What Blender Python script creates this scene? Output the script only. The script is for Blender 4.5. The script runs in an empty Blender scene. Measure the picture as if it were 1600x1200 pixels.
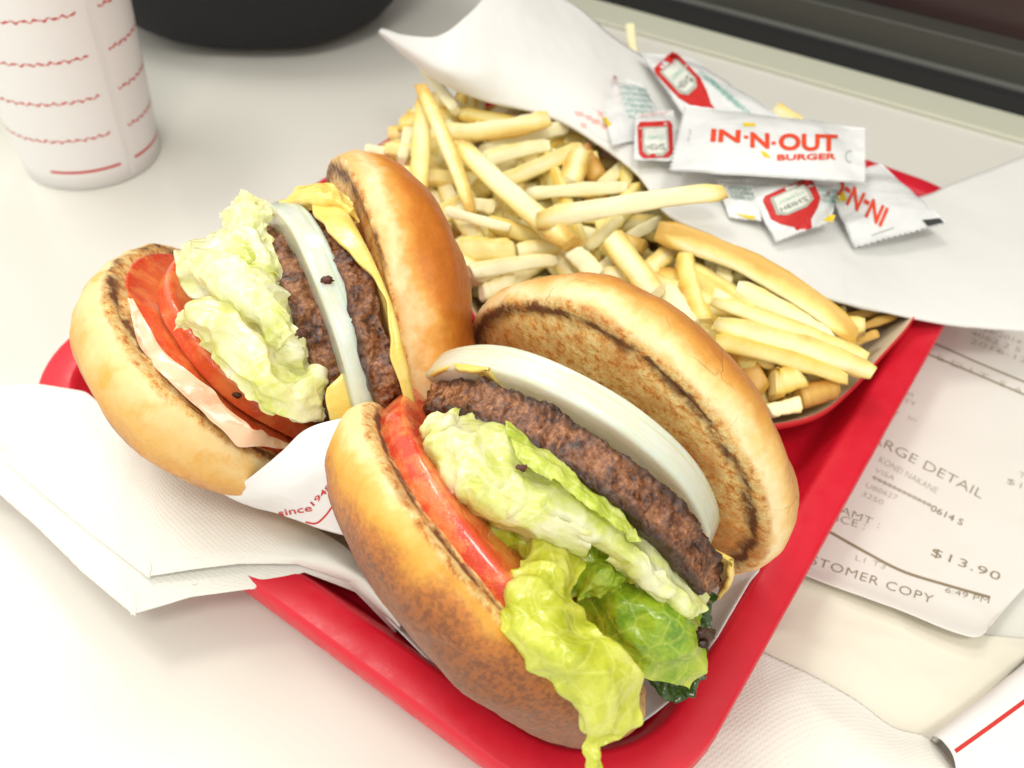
import bpy, bmesh, math, random
import numpy as np
from mathutils import Vector, Matrix, noise
from mathutils.bvhtree import BVHTree
random.seed(7)
rng = np.random.default_rng(7)
S = 0.01                       # everything below is written in centimetres
sc = bpy.context.scene
COL = sc.collection

# ------------------------------------------------------------------ camera
F_PX = 1400.0; PITCH = math.radians(45.5); ROLL = math.radians(3.0); CH = 25.0
fw = np.array([0, math.cos(PITCH), -math.sin(PITCH)]); rt0 = np.array([1.0, 0, 0]); up0 = np.cross(rt0, fw)
RT = rt0 * math.cos(ROLL) + up0 * math.sin(ROLL); UP = -rt0 * math.sin(ROLL) + up0 * math.cos(ROLL)
CAM = np.array([0, -CH / math.tan(PITCH), CH])
cd = bpy.data.cameras.new('camera'); cam = bpy.data.objects.new('camera', cd); COL.objects.link(cam)
cd.sensor_width = 36; cd.lens = 36 * F_PX / 1600; cd.clip_start = 0.01; cd.clip_end = 100
cam.matrix_world = Matrix(((RT[0], UP[0], -fw[0], CAM[0] * S), (RT[1], UP[1], -fw[1], CAM[1] * S), (RT[2], UP[2], -fw[2], CAM[2] * S), (0, 0, 0, 1)))
cd.dof.use_dof = True; cd.dof.focus_distance = 0.222; cd.dof.aperture_fstop = 16
sc.camera = cam
# ------------------------------------------------------------------ room light
w = bpy.data.worlds.new("World"); sc.world = w; w.use_nodes = True
bg = w.node_tree.nodes['Background']; bg.inputs[0].default_value = (1.0, 0.985, 0.905, 1); bg.inputs[1].default_value = 1.02
def lamp(name, loc, tgt, size, power, col=(1, .98, .90)):
    ld = bpy.data.lights.new(name, 'AREA'); ld.shape = 'RECTANGLE'; ld.size = size[0]; ld.size_y = size[1]
    ld.energy = power; ld.color = col
    o = bpy.data.objects.new(name, ld); COL.objects.link(o); o.location = loc
    o.rotation_euler = (Vector(tgt) - Vector(loc)).to_track_quat('-Z', 'Y').to_euler()
    return o
lamp('ceiling_light', (-0.8, 0.3, 2.2), (0, 0, 0), (.6, .4), 11)
lamp('ceiling_light', (0.15, -1.0, 2.0), (0, -.1, 0), (.5, .35), 12)
lamp('ceiling_light', (-0.2, 1.5, 2.0), (0, .1, 0), (.8, .3), 23)
sc.view_settings.view_transform = 'Standard'; sc.view_settings.look = 'None'
sc.view_settings.exposure = 0.19; sc.view_settings.gamma = 1.0
sc.render.engine = 'CYCLES'
sc.cycles.use_denoising = True
sc.cycles.max_bounces = 8

# ------------------------------------------------------------------ helpers
def ray(x, y): return fw + RT * (x - 800) / F_PX - UP * (y - 600) / F_PX
def pz(x, y, z=0.0):
    d = ray(x, y); return CAM + d * (z - CAM[2]) / d[2]
def pd(x, y, d): return CAM + ray(x, y) * d
def lin(r, g, b):
    f = lambda c: (c / 255 / 12.92) if c / 255 <= .04045 else ((c / 255 + .055) / 1.055) ** 2.4
    return (f(r), f(g), f(b), 1)
def fbm(p, o=3): return noise.fractal(Vector(p), 1.0, 2.0, o)
def link(o): COL.objects.link(o); return o
def tag(o, label=None, cat=None, group=None, kind=None):
    if label: o['label'] = label
    if cat: o['category'] = cat
    if group: o['group'] = group
    if kind: o['kind'] = kind
    return o
def thing(name, loc, label, cat, group=None):
    o = bpy.data.objects.new(name, None); o.location = [c * S for c in loc]; o.empty_display_size = .01
    return tag(link(o), label, cat, group)
def mk(name, V, Fc, m, parent=None, M=None, uv=None, smooth=True, solid=None, sub=0):
    """V in world centimetres (or in the local frame M, centimetres)."""
    V = np.asarray(V, float)
    me = bpy.data.meshes.new(name)
    if M is None:
        org = np.array(parent.location) / S if parent is not None and parent.type == 'EMPTY' else (V.mean(0) if parent is None else np.array(parent['_o']))
        if parent is None: org[2] = V[:, 2].min()
        me.from_pydata(((V - org) * S).tolist(), [], [list(f) for f in Fc])
    else:
        me.from_pydata((V * S).tolist(), [], [list(f) for f in Fc])
    if smooth: me.polygons.foreach_set('use_smooth', [True] * len(me.polygons))
    if uv is not None:
        l = me.uv_layers.new(name='UVMap'); uv = np.asarray(uv, float)
        idx = np.empty(len(me.loops), int); me.loops.foreach_get('vertex_index', idx)
        l.data.foreach_set('uv', uv[idx].ravel())
    me.materials.append(m)
    o = bpy.data.objects.new(name, me); link(o)
    if M is None:
        o['_o'] = org.tolist()
        if parent is None: o.location = (org * S).tolist()
        else: o.parent = parent; o.location = ((org - (np.array(parent['_o']) if '_o' in parent else np.array(parent.location) / S)) * S).tolist()
    else:
        MM = M.copy(); MM.translation = MM.translation * S
        if parent is not None:
            o.parent = parent; MM.translation = MM.translation - parent.location
        o.matrix_local = MM
    if solid:
        md = o.modifiers.new('solid', 'SOLIDIFY'); md.thickness = solid * S; md.offset = 0
    if sub:
        md = o.modifiers.new('sub', 'SUBSURF'); md.levels = sub; md.render_levels = sub
    return o
def bvh(o_or_V, Fc): return BVHTree.FromPolygons([tuple(v) for v in o_or_V], [tuple(f) for f in Fc])
def hitd(tree, x, y):
    d = ray(x, y); h = tree.ray_cast(Vector(CAM), Vector(d).normalized())
    if h[0] is None: return None
    return float((np.array(h[0]) - CAM) @ fw), np.array(h[0]), np.array(h[1])
def topx(P):
    v = P - CAM; q = v @ fw
    return 800 + F_PX * (v @ RT) / q, 600 - F_PX * (v @ UP) / q, q
def gridfaces(nu, nv, wrap=False):
    f = []
    for i in range(nu - (0 if wrap else 1)):
        for j in range(nv - 1):
            a = i * nv + j; b = ((i + 1) % nu) * nv + j
            f.append((a, b, b + 1, a + 1))
    return f
def catmull(P, n):
    P = np.asarray(P, float); k = len(P)
    t = np.linspace(0, k - 1, n); i = np.clip(t.astype(int), 0, k - 2); f = (t - i).reshape(-1, *([1] * (P.ndim - 1)))
    g = lambda j: P[np.clip(j, 0, k - 1)]
    p0 = np.where((i - 1 < 0).reshape(f.shape), 2 * g(i) - g(i + 1), g(i - 1)); p3 = np.where((i + 2 > k - 1).reshape(f.shape), 2 * g(i + 1) - g(i), g(i + 2))
    p1, p2 = g(i), g(i + 1)
    return .5 * ((2 * p1) + (-p0 + p2) * f + (2 * p0 - 5 * p1 + 4 * p2 - p3) * f ** 2 + (-p0 + 3 * p1 - 3 * p2 + p3) * f ** 3)
def surf(ctrl, nu, nv):
    """ctrl: rows x cols x 3 world points -> dense grid"""
    A = catmull(np.asarray(ctrl, float), nu)
    return catmull(A.transpose(1, 0, 2), nv).transpose(1, 0, 2)
def gnormals(G):
    du = np.gradient(G, axis=0); dv = np.gradient(G, axis=1)
    n = np.cross(du, dv); n /= np.linalg.norm(n, axis=-1, keepdims=True) + 1e-9
    s = np.sign(((CAM - G) * n).sum(-1).mean()); return n * (s or 1)

# ------------------------------------------------------------------ materials
class NT:
    def __init__(s, name):
        s.m = bpy.data.materials.new(name); s.m.use_nodes = True; s.t = s.m.node_tree; s.b = s.t.nodes['Principled BSDF']
    def n(s, ty, **kw):
        x = s.t.nodes.new(ty)
        for k, v in kw.items():
            if k.startswith('i_'):
                k2 = k[2:]; x.inputs[int(k2) if k2.isdigit() else k2.replace('_', ' ')].default_value = v
            else: setattr(x, k, v)
        return x
    def l(s, a, b): s.t.links.new(a, b)
    def coords(s, kind='Object', k=100.0):
        tc = s.n('ShaderNodeTexCoord'); mp = s.n('ShaderNodeMapping'); mp.inputs['Scale'].default_value = (k, k, k)
        s.l(tc.outputs[kind], mp.inputs[0]); s.co = mp.outputs[0]; return s.co
    def noise(s, scale, detail=4, rough=.55, co=None, dist=0):
        x = s.n('ShaderNodeTexNoise', i_Scale=scale, i_Detail=detail, i_Roughness=rough, i_Distortion=dist)
        s.l(co or s.co, x.inputs['Vector']); return x.outputs[0]
    def vor(s, scale, feature='F1', co=None):
        x = s.n('ShaderNodeTexVoronoi', feature=feature, i_Scale=scale); s.l(co or s.co, x.inputs['Vector']); return x.outputs['Distance']
    def ramp(s, fac, stops, interp='LINEAR'):
        r = s.n('ShaderNodeValToRGB'); cr = r.color_ramp; cr.interpolation = interp
        while len(cr.elements) < len(stops): cr.elements.new(.5)
        for e, (p, c) in zip(cr.elements, stops):
            e.position = p; e.color = c if len(c) == 4 else (*c, 1)
        s.l(fac, r.inputs[0]); return r.outputs[0]
    def math(s, op, a, b=None, clamp=False):
        x = s.n('ShaderNodeMath', operation=op); x.use_clamp = clamp
        for i, v in enumerate((a, b)):
            if v is None: continue
            if isinstance(v, (int, float)): x.inputs[i].default_value = v
            else: s.l(v, x.inputs[i])
        return x.outputs[0]
    def mix(s, fac, a, b, blend='MIX'):
        x = s.n('ShaderNodeMix', data_type='RGBA', blend_type=blend)
        for i, v in ((0, fac), (6, a), (7, b)):
            if isinstance(v, (int, float)): x.inputs[i].default_value = v
            elif isinstance(v, tuple): x.inputs[i].default_value = v
            else: s.l(v, x.inputs[i])
        return x.outputs[2]
    def sep(s, co=None):
        x = s.n('ShaderNodeSeparateXYZ'); s.l(co or s.co, x.inputs[0]); return x.outputs
    def bump(s, h, strength=.3, dist=.05):
        x = s.n('ShaderNodeBump', i_Strength=strength, i_Distance=dist * S)
        s.l(h, x.inputs['Height'])
        if hasattr(s, '_bn'): s.l(s._bn, x.inputs['Normal'])
        s._bn = x.outputs[0]; s.l(x.outputs[0], s.b.inputs['Normal'])
    def set(s, **kw):
        for k, v in kw.items():
            k = k.replace('_', ' ')
            i = s.b.inputs[k]
            if isinstance(v, (int, float, tuple)): i.default_value = v
            else: s.l(v, i)
        return s
    def trans(s, col, f):
        tr = s.n('ShaderNodeBsdfTranslucent'); mx = s.n('ShaderNodeMixShader', i_0=f)
        if isinstance(col, tuple): tr.inputs[0].default_value = col
        else: s.l(col, tr.inputs[0])
        out = s.t.nodes['Material Output']
        s.l(s.b.outputs[0], mx.inputs[1]); s.l(tr.outputs[0], mx.inputs[2]); s.l(mx.outputs[0], out.inputs[0])
def simple(name, c, rough=.5, bs=None, **kw):
    m = NT(name); m.coords(); m.set(Base_Color=c, Roughness=rough, **kw)
    if bs:
        m.bump(m.noise(bs[0], 4), bs[1], bs[2])
    return m.m

def bun_mat(name, stops, h, mott=(.5, (120, 70, 35)), face=True, rough=.42, coat=.15, facecol=None, pore=.45, R=4.95, patch=None, bias=0.0, crack=0.0):
    m = NT(name); m.coords()
    x, y, z = m.sep()[:3]
    t = m.math('DIVIDE', m.math('MULTIPLY', z, -1.0), h)
    n1 = m.noise(.55, 5, .6); n2 = m.noise(4.5, 6, .65); n3 = m.noise(14, 3, .6)
    t = m.math('ADD', t, m.math('MULTIPLY', m.math('SUBTRACT', n1, .5), .55))
    t = m.math('ADD', t, m.math('MULTIPLY', m.math('SUBTRACT', n2, .5), .16))
    if bias: t = m.math('ADD', t, m.math('MULTIPLY', m.math('DIVIDE', x, R), bias))
    c = m.ramp(t, [(p, lin(*q)) for p, q in stops])
    # mottling of the crust, stronger where it is browner
    n4 = m.noise(7.5, 5, .7)
    mf = m.ramp(m.math('ADD', m.math('MULTIPLY', n2, .4), m.math('MULTIPLY', n4, .6)), [(0.45, (1, 1, 1)), (.54, (0, 0, 0))])
    mw = m.math('MULTIPLY', m.math('MULTIPLY', mf, m.ramp(t, [(.22, (0, 0, 0)), (.6, (1, 1, 1))])), mott[0])
    c = m.mix(mw, c, lin(*mott[1]))
    if patch:
        pf = m.ramp(m.noise(1.1, 4, .6, dist=.4), [(.5, (0, 0, 0)), (.66, (1, 1, 1))])
        c = m.mix(m.math('MULTIPLY', pf, patch[0]), c, lin(*patch[1]))
    # toasted cut face and its dark ring
    r = m.math('SQRT', m.math('ADD', m.math('MULTIPLY', x, x), m.math('MULTIPLY', y, y)))
    rn = m.math('ADD', m.math('DIVIDE', r, R), m.math('MULTIPLY', m.math('SUBTRACT', m.noise(1.3, 6, .75), .5), .16))
    fc = m.ramp(m.noise(3.2, 7, .72), [(.34, lin(182, 104, 42)), (.43, lin(228, 158, 80)), (.49, lin(246, 202, 124)), (.6, lin(252, 226, 162))])
    fc = m.mix(m.math('MULTIPLY', m.ramp(m.noise(.35, 3), [(.48, (0, 0, 0)), (.64, (1, 1, 1))]), .65), fc, lin(*(facecol or (176, 104, 52))))
    fc = m.mix(m.math('MULTIPLY', m.ramp(n3, [(.45, (1, 1, 1)), (.6, (0, 0, 0))]), .2), fc, lin(110, 60, 28))
    ring = m.ramp(rn, [(.89, (0, 0, 0)), (.945, (1, 1, 1)), (.975, (1, 1, 1)), (1.0, (.2, .2, .2))])
    fc = m.mix(m.math('MULTIPLY', m.math('MULTIPLY', ring, .95), m.ramp(m.noise(.7, 4, .7), [(.36, (.15, .15, .15)), (.5, (1, 1, 1))])), fc, lin(92, 46, 20))
    zf = m.ramp(m.math('ADD', m.math('ADD', z, m.math('MULTIPLY', m.math('SUBTRACT', n2, .5), .16)), .5), [(.36, (0, 0, 0)), (.45, (1, 1, 1))])
    if crack:
        cv = m.n('ShaderNodeVectorMath', operation='ADD'); cn = m.n('ShaderNodeTexNoise', i_Scale=2.2, i_Detail=4.0); m.l(m.co, cn.inputs['Vector']); m.l(m.co, cv.inputs[0])
        cs = m.n('ShaderNodeVectorMath', operation='SCALE', i_3=.5); m.l(cn.outputs[1], cs.inputs[0]); m.l(cs.outputs[0], cv.inputs[1])
        ce = m.vor(.42, 'DISTANCE_TO_EDGE', co=cv.outputs[0])
        ck = m.math('MULTIPLY', m.ramp(ce, [(0, (1, 1, 1)), (.014, (0, 0, 0))]), m.ramp(m.noise(.5, 2), [(.5, (0, 0, 0)), (.56, (1, 1, 1))]))
        c = m.mix(m.math('MULTIPLY', ck, crack), c, lin(140, 84, 40)); m.bump(m.math('MULTIPLY', ck, -1.0), .6, .04)
    c = m.mix(zf, c, fc)
    m.set(Base_Color=c, Coat_Weight=coat, Coat_Roughness=.25, Subsurface_Weight=.06, Subsurface_Scale=.004)
    m.set(Roughness=m.ramp(m.math('ADD', n2, m.math('MULTIPLY', zf, .3)), [(.3, (rough, rough, rough)), (.8, (min(1, rough + .35),) * 3)]))
    m.bump(n2, pore, .05); m.bump(n3, pore * .6, .02)
    m.bump(m.noise(1.3, 2), .35, .12)
    rn_ = m.n('ShaderNodeTexNoise', noise_type='RIDGED_MULTIFRACTAL', i_Scale=1.1, i_Detail=5.0); m.l(m.co, rn_.inputs['Vector']); m.bump(rn_.outputs[0], -.10, .03)
    return m.m

def paper(name, c=(.80, .79, .77, 1), emboss=None, rough=.6, transl=.25, wr=.15):
    m = NT(name); m.coords('UV', 1.0)
    m.set(Base_Color=c, Roughness=rough, Specular_IOR_Level=.3)
    if emboss:
        wv = m.n('ShaderNodeTexWave', wave_type='BANDS', bands_direction='DIAGONAL', i_Scale=emboss[0], i_Distortion=.6, i_Detail=1.0); m.l(m.co, wv.inputs[0])
        mp = m.n('ShaderNodeMapping'); mp.inputs['Rotation'].default_value = (0, 0, 1.75); m.l(m.co, mp.inputs[0])
        w2 = m.n('ShaderNodeTexWave', wave_type='BANDS', bands_direction='DIAGONAL', i_Scale=emboss[0], i_Distortion=.6, i_Detail=1.0); m.l(mp.outputs[0], w2.inputs[0])
        m.bump(m.math('MULTIPLY', wv.outputs[1], w2.outputs[1]), emboss[1], .03)
    m.bump(m.noise(1.2, 4, .6), wr, .06)
    return m.m

# ------------------------------------------------------------------ the setting
m = NT('table_laminate'); m.coords()
cl = m.mix(m.ramp(m.noise(.05, 3), [(.3, (0, 0, 0)), (.7, (1, 1, 1))]), lin(226, 224, 217), lin(221, 218, 209))
m.set(Base_Color=cl, Roughness=.2, Specular_IOR_Level=.5); m.bump(m.noise(.5, 3), .03, .05); TABLE = m.m
def box(name, lo, hi, m, parent=None, bev=0.0, M=None):
    (x0, y0, z0), (x1, y1, z1) = lo, hi
    V = [(x0, y0, z0), (x1, y0, z0), (x1, y1, z0), (x0, y1, z0), (x0, y0, z1), (x1, y0, z1), (x1, y1, z1), (x0, y1, z1)]
    Fc = [(0, 3, 2, 1), (4, 5, 6, 7), (0, 1, 5, 4), (1, 2, 6, 5), (2, 3, 7, 6), (3, 0, 4, 7)]
    o = mk(name, V, Fc, m, parent, M=M, smooth=False)
    if bev:
        b = o.modifiers.new('b', 'BEVEL'); b.width = bev * S; b.segments = 3
    return o
# window side of the table: frame with x along the sill, y away from the table
O_ = pz(943, 40); E1 = pz(1600, 227) - O_; E1[2] = 0; E1 /= np.linalg.norm(E1); E2 = np.array([-E1[1], E1[0], 0])
MW = Matrix(((E1[0], E2[0], 0, O_[0]), (E1[1], E2[1], 0, O_[1]), (0, 0, 1, 0), (0, 0, 0, 1)))
def wloc(P): return float((P - O_) @ E1), float((P - O_) @ E2), float(P[2])
yb = wloc(pz(1250, 92))[1]                       # foot of the black gasket
def hat(x, y, yl):                               # height where the pixel's ray meets the vertical plane y = yl
    d = ray(x, y); k = (yl - (CAM - O_) @ E2) / (d @ E2); return float((CAM + d * k)[2])
h1 = hat(1425, 109, yb); h2 = hat(1425, 100, yb)
tt = box('table_top', (-160, -150, -3), (120, 0, 0), TABLE, M=MW); tag(tt, kind='structure')
SILL = simple('sill_paint', lin(200, 200, 182), .45, (1, .05, .03))
ws = box('window_sill', (-160, 0.05, -3), (160, yb, .25), SILL, M=MW, bev=.12); tag(ws, kind='structure')
GASK = simple('black_rubber', lin(26, 26, 30), .6); ALU = simple('frame_metal', lin(78, 78, 72), .45, Metallic=.4); LINE = simple('edge_metal', lin(150, 150, 145), .35, Metallic=.6)
m = NT('night_glass'); m.coords(); m.set(Base_Color=m.mix(m.ramp(m.noise(.03, 2), [(.35, (0, 0, 0)), (.7, (1, 1, 1))]), lin(52, 38, 38), lin(84, 56, 50)), Roughness=.25); GLASS = m.m
win = thing('window', (O_ + E2 * yb + E1 * 30).tolist(), 'dark night window in a grey metal frame with black gasket behind the table', 'window')
h3 = h1 + .35
box('gasket', (-160, yb + .01, -3), (160, yb + 1.2, h1), GASK, win, M=MW)
box('metal_edge', (-160, yb + .9, h1 + .01), (160, yb + 1.3, h1 + .16), LINE, win, M=MW)
h4 = hat(1600, 83, yb + 1.5)
box('frame_rail', (-160, yb + 1.31, -3), (160, yb + 3.3, max(h4, h1 + 1.5)), ALU, win, M=MW, bev=.1)
box('glass_pane', (-160, yb + 3.31, -3), (160, yb + 3.8, 70), GLASS, win, M=MW)

# ------------------------------------------------------------------ red tray
ZR = 2.5
a0, a1 = pz(400, 918, ZR), pz(780, 1200, ZR); b0, b1 = pz(1475, 505, ZR), pz(1140, 1110, ZR); c0_, c1_ = pz(1380, 258, ZR), pz(1475, 290, ZR)
def isect(p, p2, q, q2):
    d = (p2 - p)[:2]; e = (q2 - q)[:2]; M_ = np.array([d, -e]).T; s = np.linalg.solve(M_, (q - p)[:2]); return p[:2] + d * s[0]
Nn = isect(a0, a1, b0, b1)
eL = (a0 - a1)[:2]; eL /= np.linalg.norm(eL); eR = (b0 - b1)[:2]; eR /= np.linalg.norm(eR)
eL2 = np.array([-eR[1], eR[0]]); eL2 *= np.sign(eL2 @ eL); eLm = eL + eL2; eLm /= np.linalg.norm(eLm); eRm = np.array([eLm[1], -eLm[0]]); eRm *= np.sign(eRm @ eR)
Lx = pz(42, 612, ZR)[:2]; TL = float((a0[:2] - Nn) @ eLm) + 13.15; TW = float((c1_[:2] - Nn) @ eRm)
print('tray', TL, TW, Nn, eLm, eRm)
MT = Matrix(((eLm[0], eRm[0], 0, Nn[0]), (eLm[1], eRm[1], 0, Nn[1]), (0, 0, 1, 0), (0, 0, 0, 1)))
if MT.to_3x3().determinant() < 0: pass
def rrect(inset, z, r0=4.2, n=14):
    r = max(r0 - inset, .6); P = []
    x0, x1, y0, y1 = inset, TL - inset, inset, TW - inset
    for cx, cy, a in ((x1 - r, y0 + r, -90), (x1 - r, y1 - r, 0), (x0 + r, y1 - r, 90), (x0 + r, y0 + r, 180)):
        for k in range(n + 1):
            t = math.radians(a + 90 * k / n); q = Nn + eLm * (cx + r * math.cos(t)) + eRm * (cy + r * math.sin(t)); P.append((q[0], q[1], z))
    return P
prof = [(2.6, .12), (2.3, 0), (1.9, .0), (.9, 1.55), (.15, 1.6), (0.02, 1.66), (0, 1.8), (0, ZR - .12), (.06, ZR - .02), (.16, ZR + .02), (1.0, ZR + .0), (1.14, ZR - .05), (1.25, ZR - .2), (1.9, 1.0), (2.1, .7), (2.4, .52), (2.9, .48)]
rings = [rrect(i, z) for i, z in prof]; nr = len(rings[0]); V = [p for r in rings for p in r]
Fc = []
for i in range(len(rings) - 1):
    for k in range(nr): Fc.append((i * nr + k, i * nr + (k + 1) % nr, (i + 1) * nr + (k + 1) % nr, (i + 1) * nr + k))
Fc.append(tuple(range((len(rings) - 1) * nr, len(rings) * nr))); Fc.append(tuple(reversed(range(nr))))
m = NT('red_plastic'); m.coords(); m.set(Base_Color=m.mix(m.noise(.3, 3), lin(204, 22, 44), lin(216, 30, 52)), Subsurface_Weight=.05, Subsurface_Scale=.005); m.set(Roughness=m.ramp(m.noise(1.2, 6, .7), [(.35, (.3, .3, .3)), (.65, (.5, .5, .5))])); m.bump(m.noise(16, 3), .2, .015); m.bump(m.noise(.8, 4), .1, .05); RED = m.m
tray = mk('serving_tray', V, Fc, RED); tag(tray, 'bright red plastic tray with rounded corners holding both burgers and the fries', 'tray')

# ------------------------------------------------------------------ burgers
BUN = {
'A': [-8.099, -5.06, 5.698, 0.681, 0.372, 0.63, 4.918, 2.854, 0.982, -0.004, -0.049, 0.055, 0.011, 0.386],
'B': [-4.576, -4.378, 5.939, -0.906, -0.421, 0.039, 5.54, 2.893, 0.896, -0.041, -0.043, 0.025, -0.067, 0.2],
'C': [0.212, -11.345, 5.817, 0.695, 0.427, 0.579, 4.95, 2.624, 0.994, -0.01, -0.01, 0.007, -0.014, 0.416],
'D': [2.591, -8.162, 6.027, -0.617, -0.773, -0.147, 4.948, 2.641, 0.987, 0.003, 0.028, -0.002, -0.013, 0.417]}
DISC = {  # centre, axis, radius, thickness
'patty2': [1.385, -10.03, 5.72, 0.519, 0.807, 0.281, 4.505, 1.14],
'onion2': [1.468, -8.969, 6.183, 0.459, 0.854, 0.245, 4.406, 0.8],
'tomato2': [0.25, -11.12, 5.66, 0.705, 0.385, 0.59, 4.74, 1.2],
'patty1a': [-6.249, -5.532, 5.758, 0.874, 0.485, 0.008, 4.324, 0.878],
'onion1': [-5.534, -5.419, 6.345, 0.875, 0.483, 0.023, 4.66, 0.74],
'patty1b': [-4.922, -5.693, 6.351, 0.889, 0.455, -0.045, 4.537, 0.823],
'tomato1a': [-8.0, -5.1, 5.62, 0.657, 0.328, 0.679, 4.4, 0.62],
'tomato1b': [-7.004, -4.826, 6.057, 0.639, 0.248, 0.729, 3.937, 0.64]}
def frame(P):
    C = np.array(P[:3]); n = np.array(P[3:6]); n /= np.linalg.norm(n); u = np.cross([0, 0, 1.], n); u /= np.linalg.norm(u); v = np.cross(n, u)
    return C, u, v, n
def fmat(P):
    C, u, v, n = frame(P)
    return Matrix(((u[0], v[0], n[0], C[0]), (u[1], v[1], n[1], C[1]), (u[2], v[2], n[2], C[2]), (0, 0, 0, 1)))
def toworld(P, V):
    C, u, v, n = frame(P); V = np.asarray(V); return C + V[:, :1] * u + V[:, 1:2] * v + V[:, 2:3] * n
TREES = {}
def make_bun(key, name, mat_, parent, seed):
    P = BUN[key]; R, h, sq = P[6:9]; H = P[9:13]; e = P[13]
    NT_, pts = 220, []
    prof = []
    for r in np.linspace(0.02, .86, 12): prof.append((r * R, 0.0))
    for r, z in ((.89, -.02), (.915, -.04), (.935, -.05), (.955, -.035), (.975, -.01), (.99, 0.0)): prof.append((r * R, z))
    for k in range(1, 9):
        a = k / 9 * math.pi / 2; prof.append((R + e * math.sin(a), -.18 * h * (1 - math.cos(a))))
    for k in range(0, 34):
        a = .02 + (math.pi / 2 - .02) * (k / 33) ** 1.0
        prof.append(((R + e) * max(math.cos(a), 0.0) ** .6 + .02, -h * (.18 + .82 * math.sin(a))))
    V = []
    for i in range(NT_):
        t = 2 * math.pi * i / NT_; mm = 1 + H[0] * math.cos(2 * t) + H[1] * math.sin(2 * t) + H[2] * math.cos(3 * t) + H[3] * math.sin(3 * t)
        for j, (r, z) in enumerate(prof):
            x, y = r * math.cos(t) * mm, r * math.sin(t) * sq * mm
            d = fbm((x * .35 + seed, y * .35, z * .35), 2) * .16 + fbm((x * 1.3, y * 1.3 + seed, z * 1.3), 3) * .05
            q = np.array([x, y, z])
            if r > .97 * R or z < -.2:
                nn = np.array([x, y, (z + .3) * 2.2]); nn /= np.linalg.norm(nn) + 1e-9; q = q + nn * d
            else:
                q[2] += fbm((x * 1.7, y * 1.7, seed), 4) * .05 + fbm((x * 6, y * 6, seed), 2) * .02
            V.append(q)
    Fc = gridfaces(NT_, len(prof), True)
    o = mk(name, V, Fc, mat_, parent, M=fmat(P))
    TREES[key] = bvh(toworld(P, V), Fc)
    return o
def make_disc(key, name, mat_, parent, seed, kind):
    P = DISC[key]; R, t = P[6], P[7]
    n = {'patty': 560, 'onion': 200, 'tomato': 160}[kind]
    prof = [(r, .5) for r in np.linspace(.02, .93, 22 if kind == 'onion' else 16)]
    k_ = 22 if kind == 'patty' else 12
    for k in range(k_ + 1):
        a = math.pi * k / k_; ca = math.cos(a); sa = math.sin(a)
        if kind == 'patty': prof.append((.955 + .045 * sa ** .5, .5 * math.copysign(abs(ca) ** .55, ca)))
        elif kind == 'tomato': prof.append((.95 + .05 * sa ** .6, .5 * math.copysign(abs(ca) ** .5, ca)))
        else: prof.append((.965 + .035 * sa ** .7, .5 * math.copysign(abs(ca) ** .45, ca)))
    prof += [(r, -.5) for r in np.linspace(.93, .02, 10)]
    V = []
    for i in range(n):
        th = 2 * math.pi * i / n; c, s = math.cos(th), math.sin(th)
        for r, z in prof:
            zz = z * t; rr = r * R
            x, y = rr * c, rr * s
            rim = max(0, (r - .85) / .15)
            if kind == 'patty':
                rr += rim * (fbm((c * 3 + seed, s * 3, 0), 3) * .14 + fbm((x * 2.3, y * 2.3, zz * 2.3 + seed), 4) * .14 + fbm((x * 7, y * 7, zz * 7 + seed), 2) * .06)
                zz += fbm((x * 1.1 + seed, y * 1.1, z), 3) * .12 * (1 if abs(z) > .3 else abs(z) * 3) + fbm((c * 2.2, s * 2.2, seed), 2) * .12
                vd = noise.voronoi(Vector((x * 4.2 + seed, y * 4.2, zz * 4.2)))[0][0]
                v2 = noise.voronoi(Vector((x * 7.5, y * 7.5 + seed, zz * 7.5)))[0][0]
                rr += rim * ((.5 - vd) * (.13 + .12 * fbm((x * .6, y * .6, seed), 2)) + (.45 - v2) * .07)
                zz += (.5 - vd) * .06 * math.copysign(1, z) * (1 - rim * .6)
            elif kind == 'tomato':
                rr += rim * fbm((c * 1.5 + seed, s * 1.5, 0), 2) * .12
                zz += fbm((c * 1.2, s * 1.2, seed), 2) * .10 + (fbm((x * 1.5, y * 1.5, seed), 3) * .05 if r < .9 else 0)
            else:
                rr += rim * fbm((c * 1.3 + seed, s * 1.3, 0), 2) * .08
                zz += fbm((c * 1.1, s * 1.1, seed), 2) * .10
                if r > .96: rr -= .07 * math.exp(-((zz - .16 * t) / .045) ** 2)
                if r < .95 and z > 0: zz -= .06 * max(0, math.cos(r * R * 2 * math.pi / .62)) ** 8
            V.append((rr * c, rr * s, zz))
    Fc = gridfaces(n, len(prof), True)
    o = mk(name, V, Fc, mat_, parent, M=fmat(P)); TREES[key] = bvh(toworld(P, V), Fc)
    return o

m = NT('beef'); m.coords()
v1 = m.vor(3.4); n1 = m.noise(1.6, 5, .6); n2 = m.noise(9, 4, .65)
c = m.ramp(m.math('ADD', m.math('MULTIPLY', n1, .55), m.math('MULTIPLY', n2, .45)), [(.38, lin(38, 19, 12)), (.45, lin(88, 48, 28)), (.52, lin(130, 80, 48)), (.62, lin(174, 122, 84))])
x_, y_, z_ = m.sep()[:3]
zf = m.ramp(m.math('ADD', m.math('ABSOLUTE', z_), m.math('MULTIPLY', m.math('SUBTRACT', n1, .5), .5)), [(.27, (0, 0, 0)), (.48, (1, 1, 1))])
c = m.mix(m.math('MULTIPLY', zf, .85), c, lin(40, 20, 13))
m.set(Base_Color=c, Roughness=m.ramp(n1, [(.35, (.28, .28, .28)), (.6, (.55, .55, .55))]), Subsurface_Weight=.05, Subsurface_Scale=.002, Coat_Weight=.14, Coat_Roughness=.25)
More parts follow.
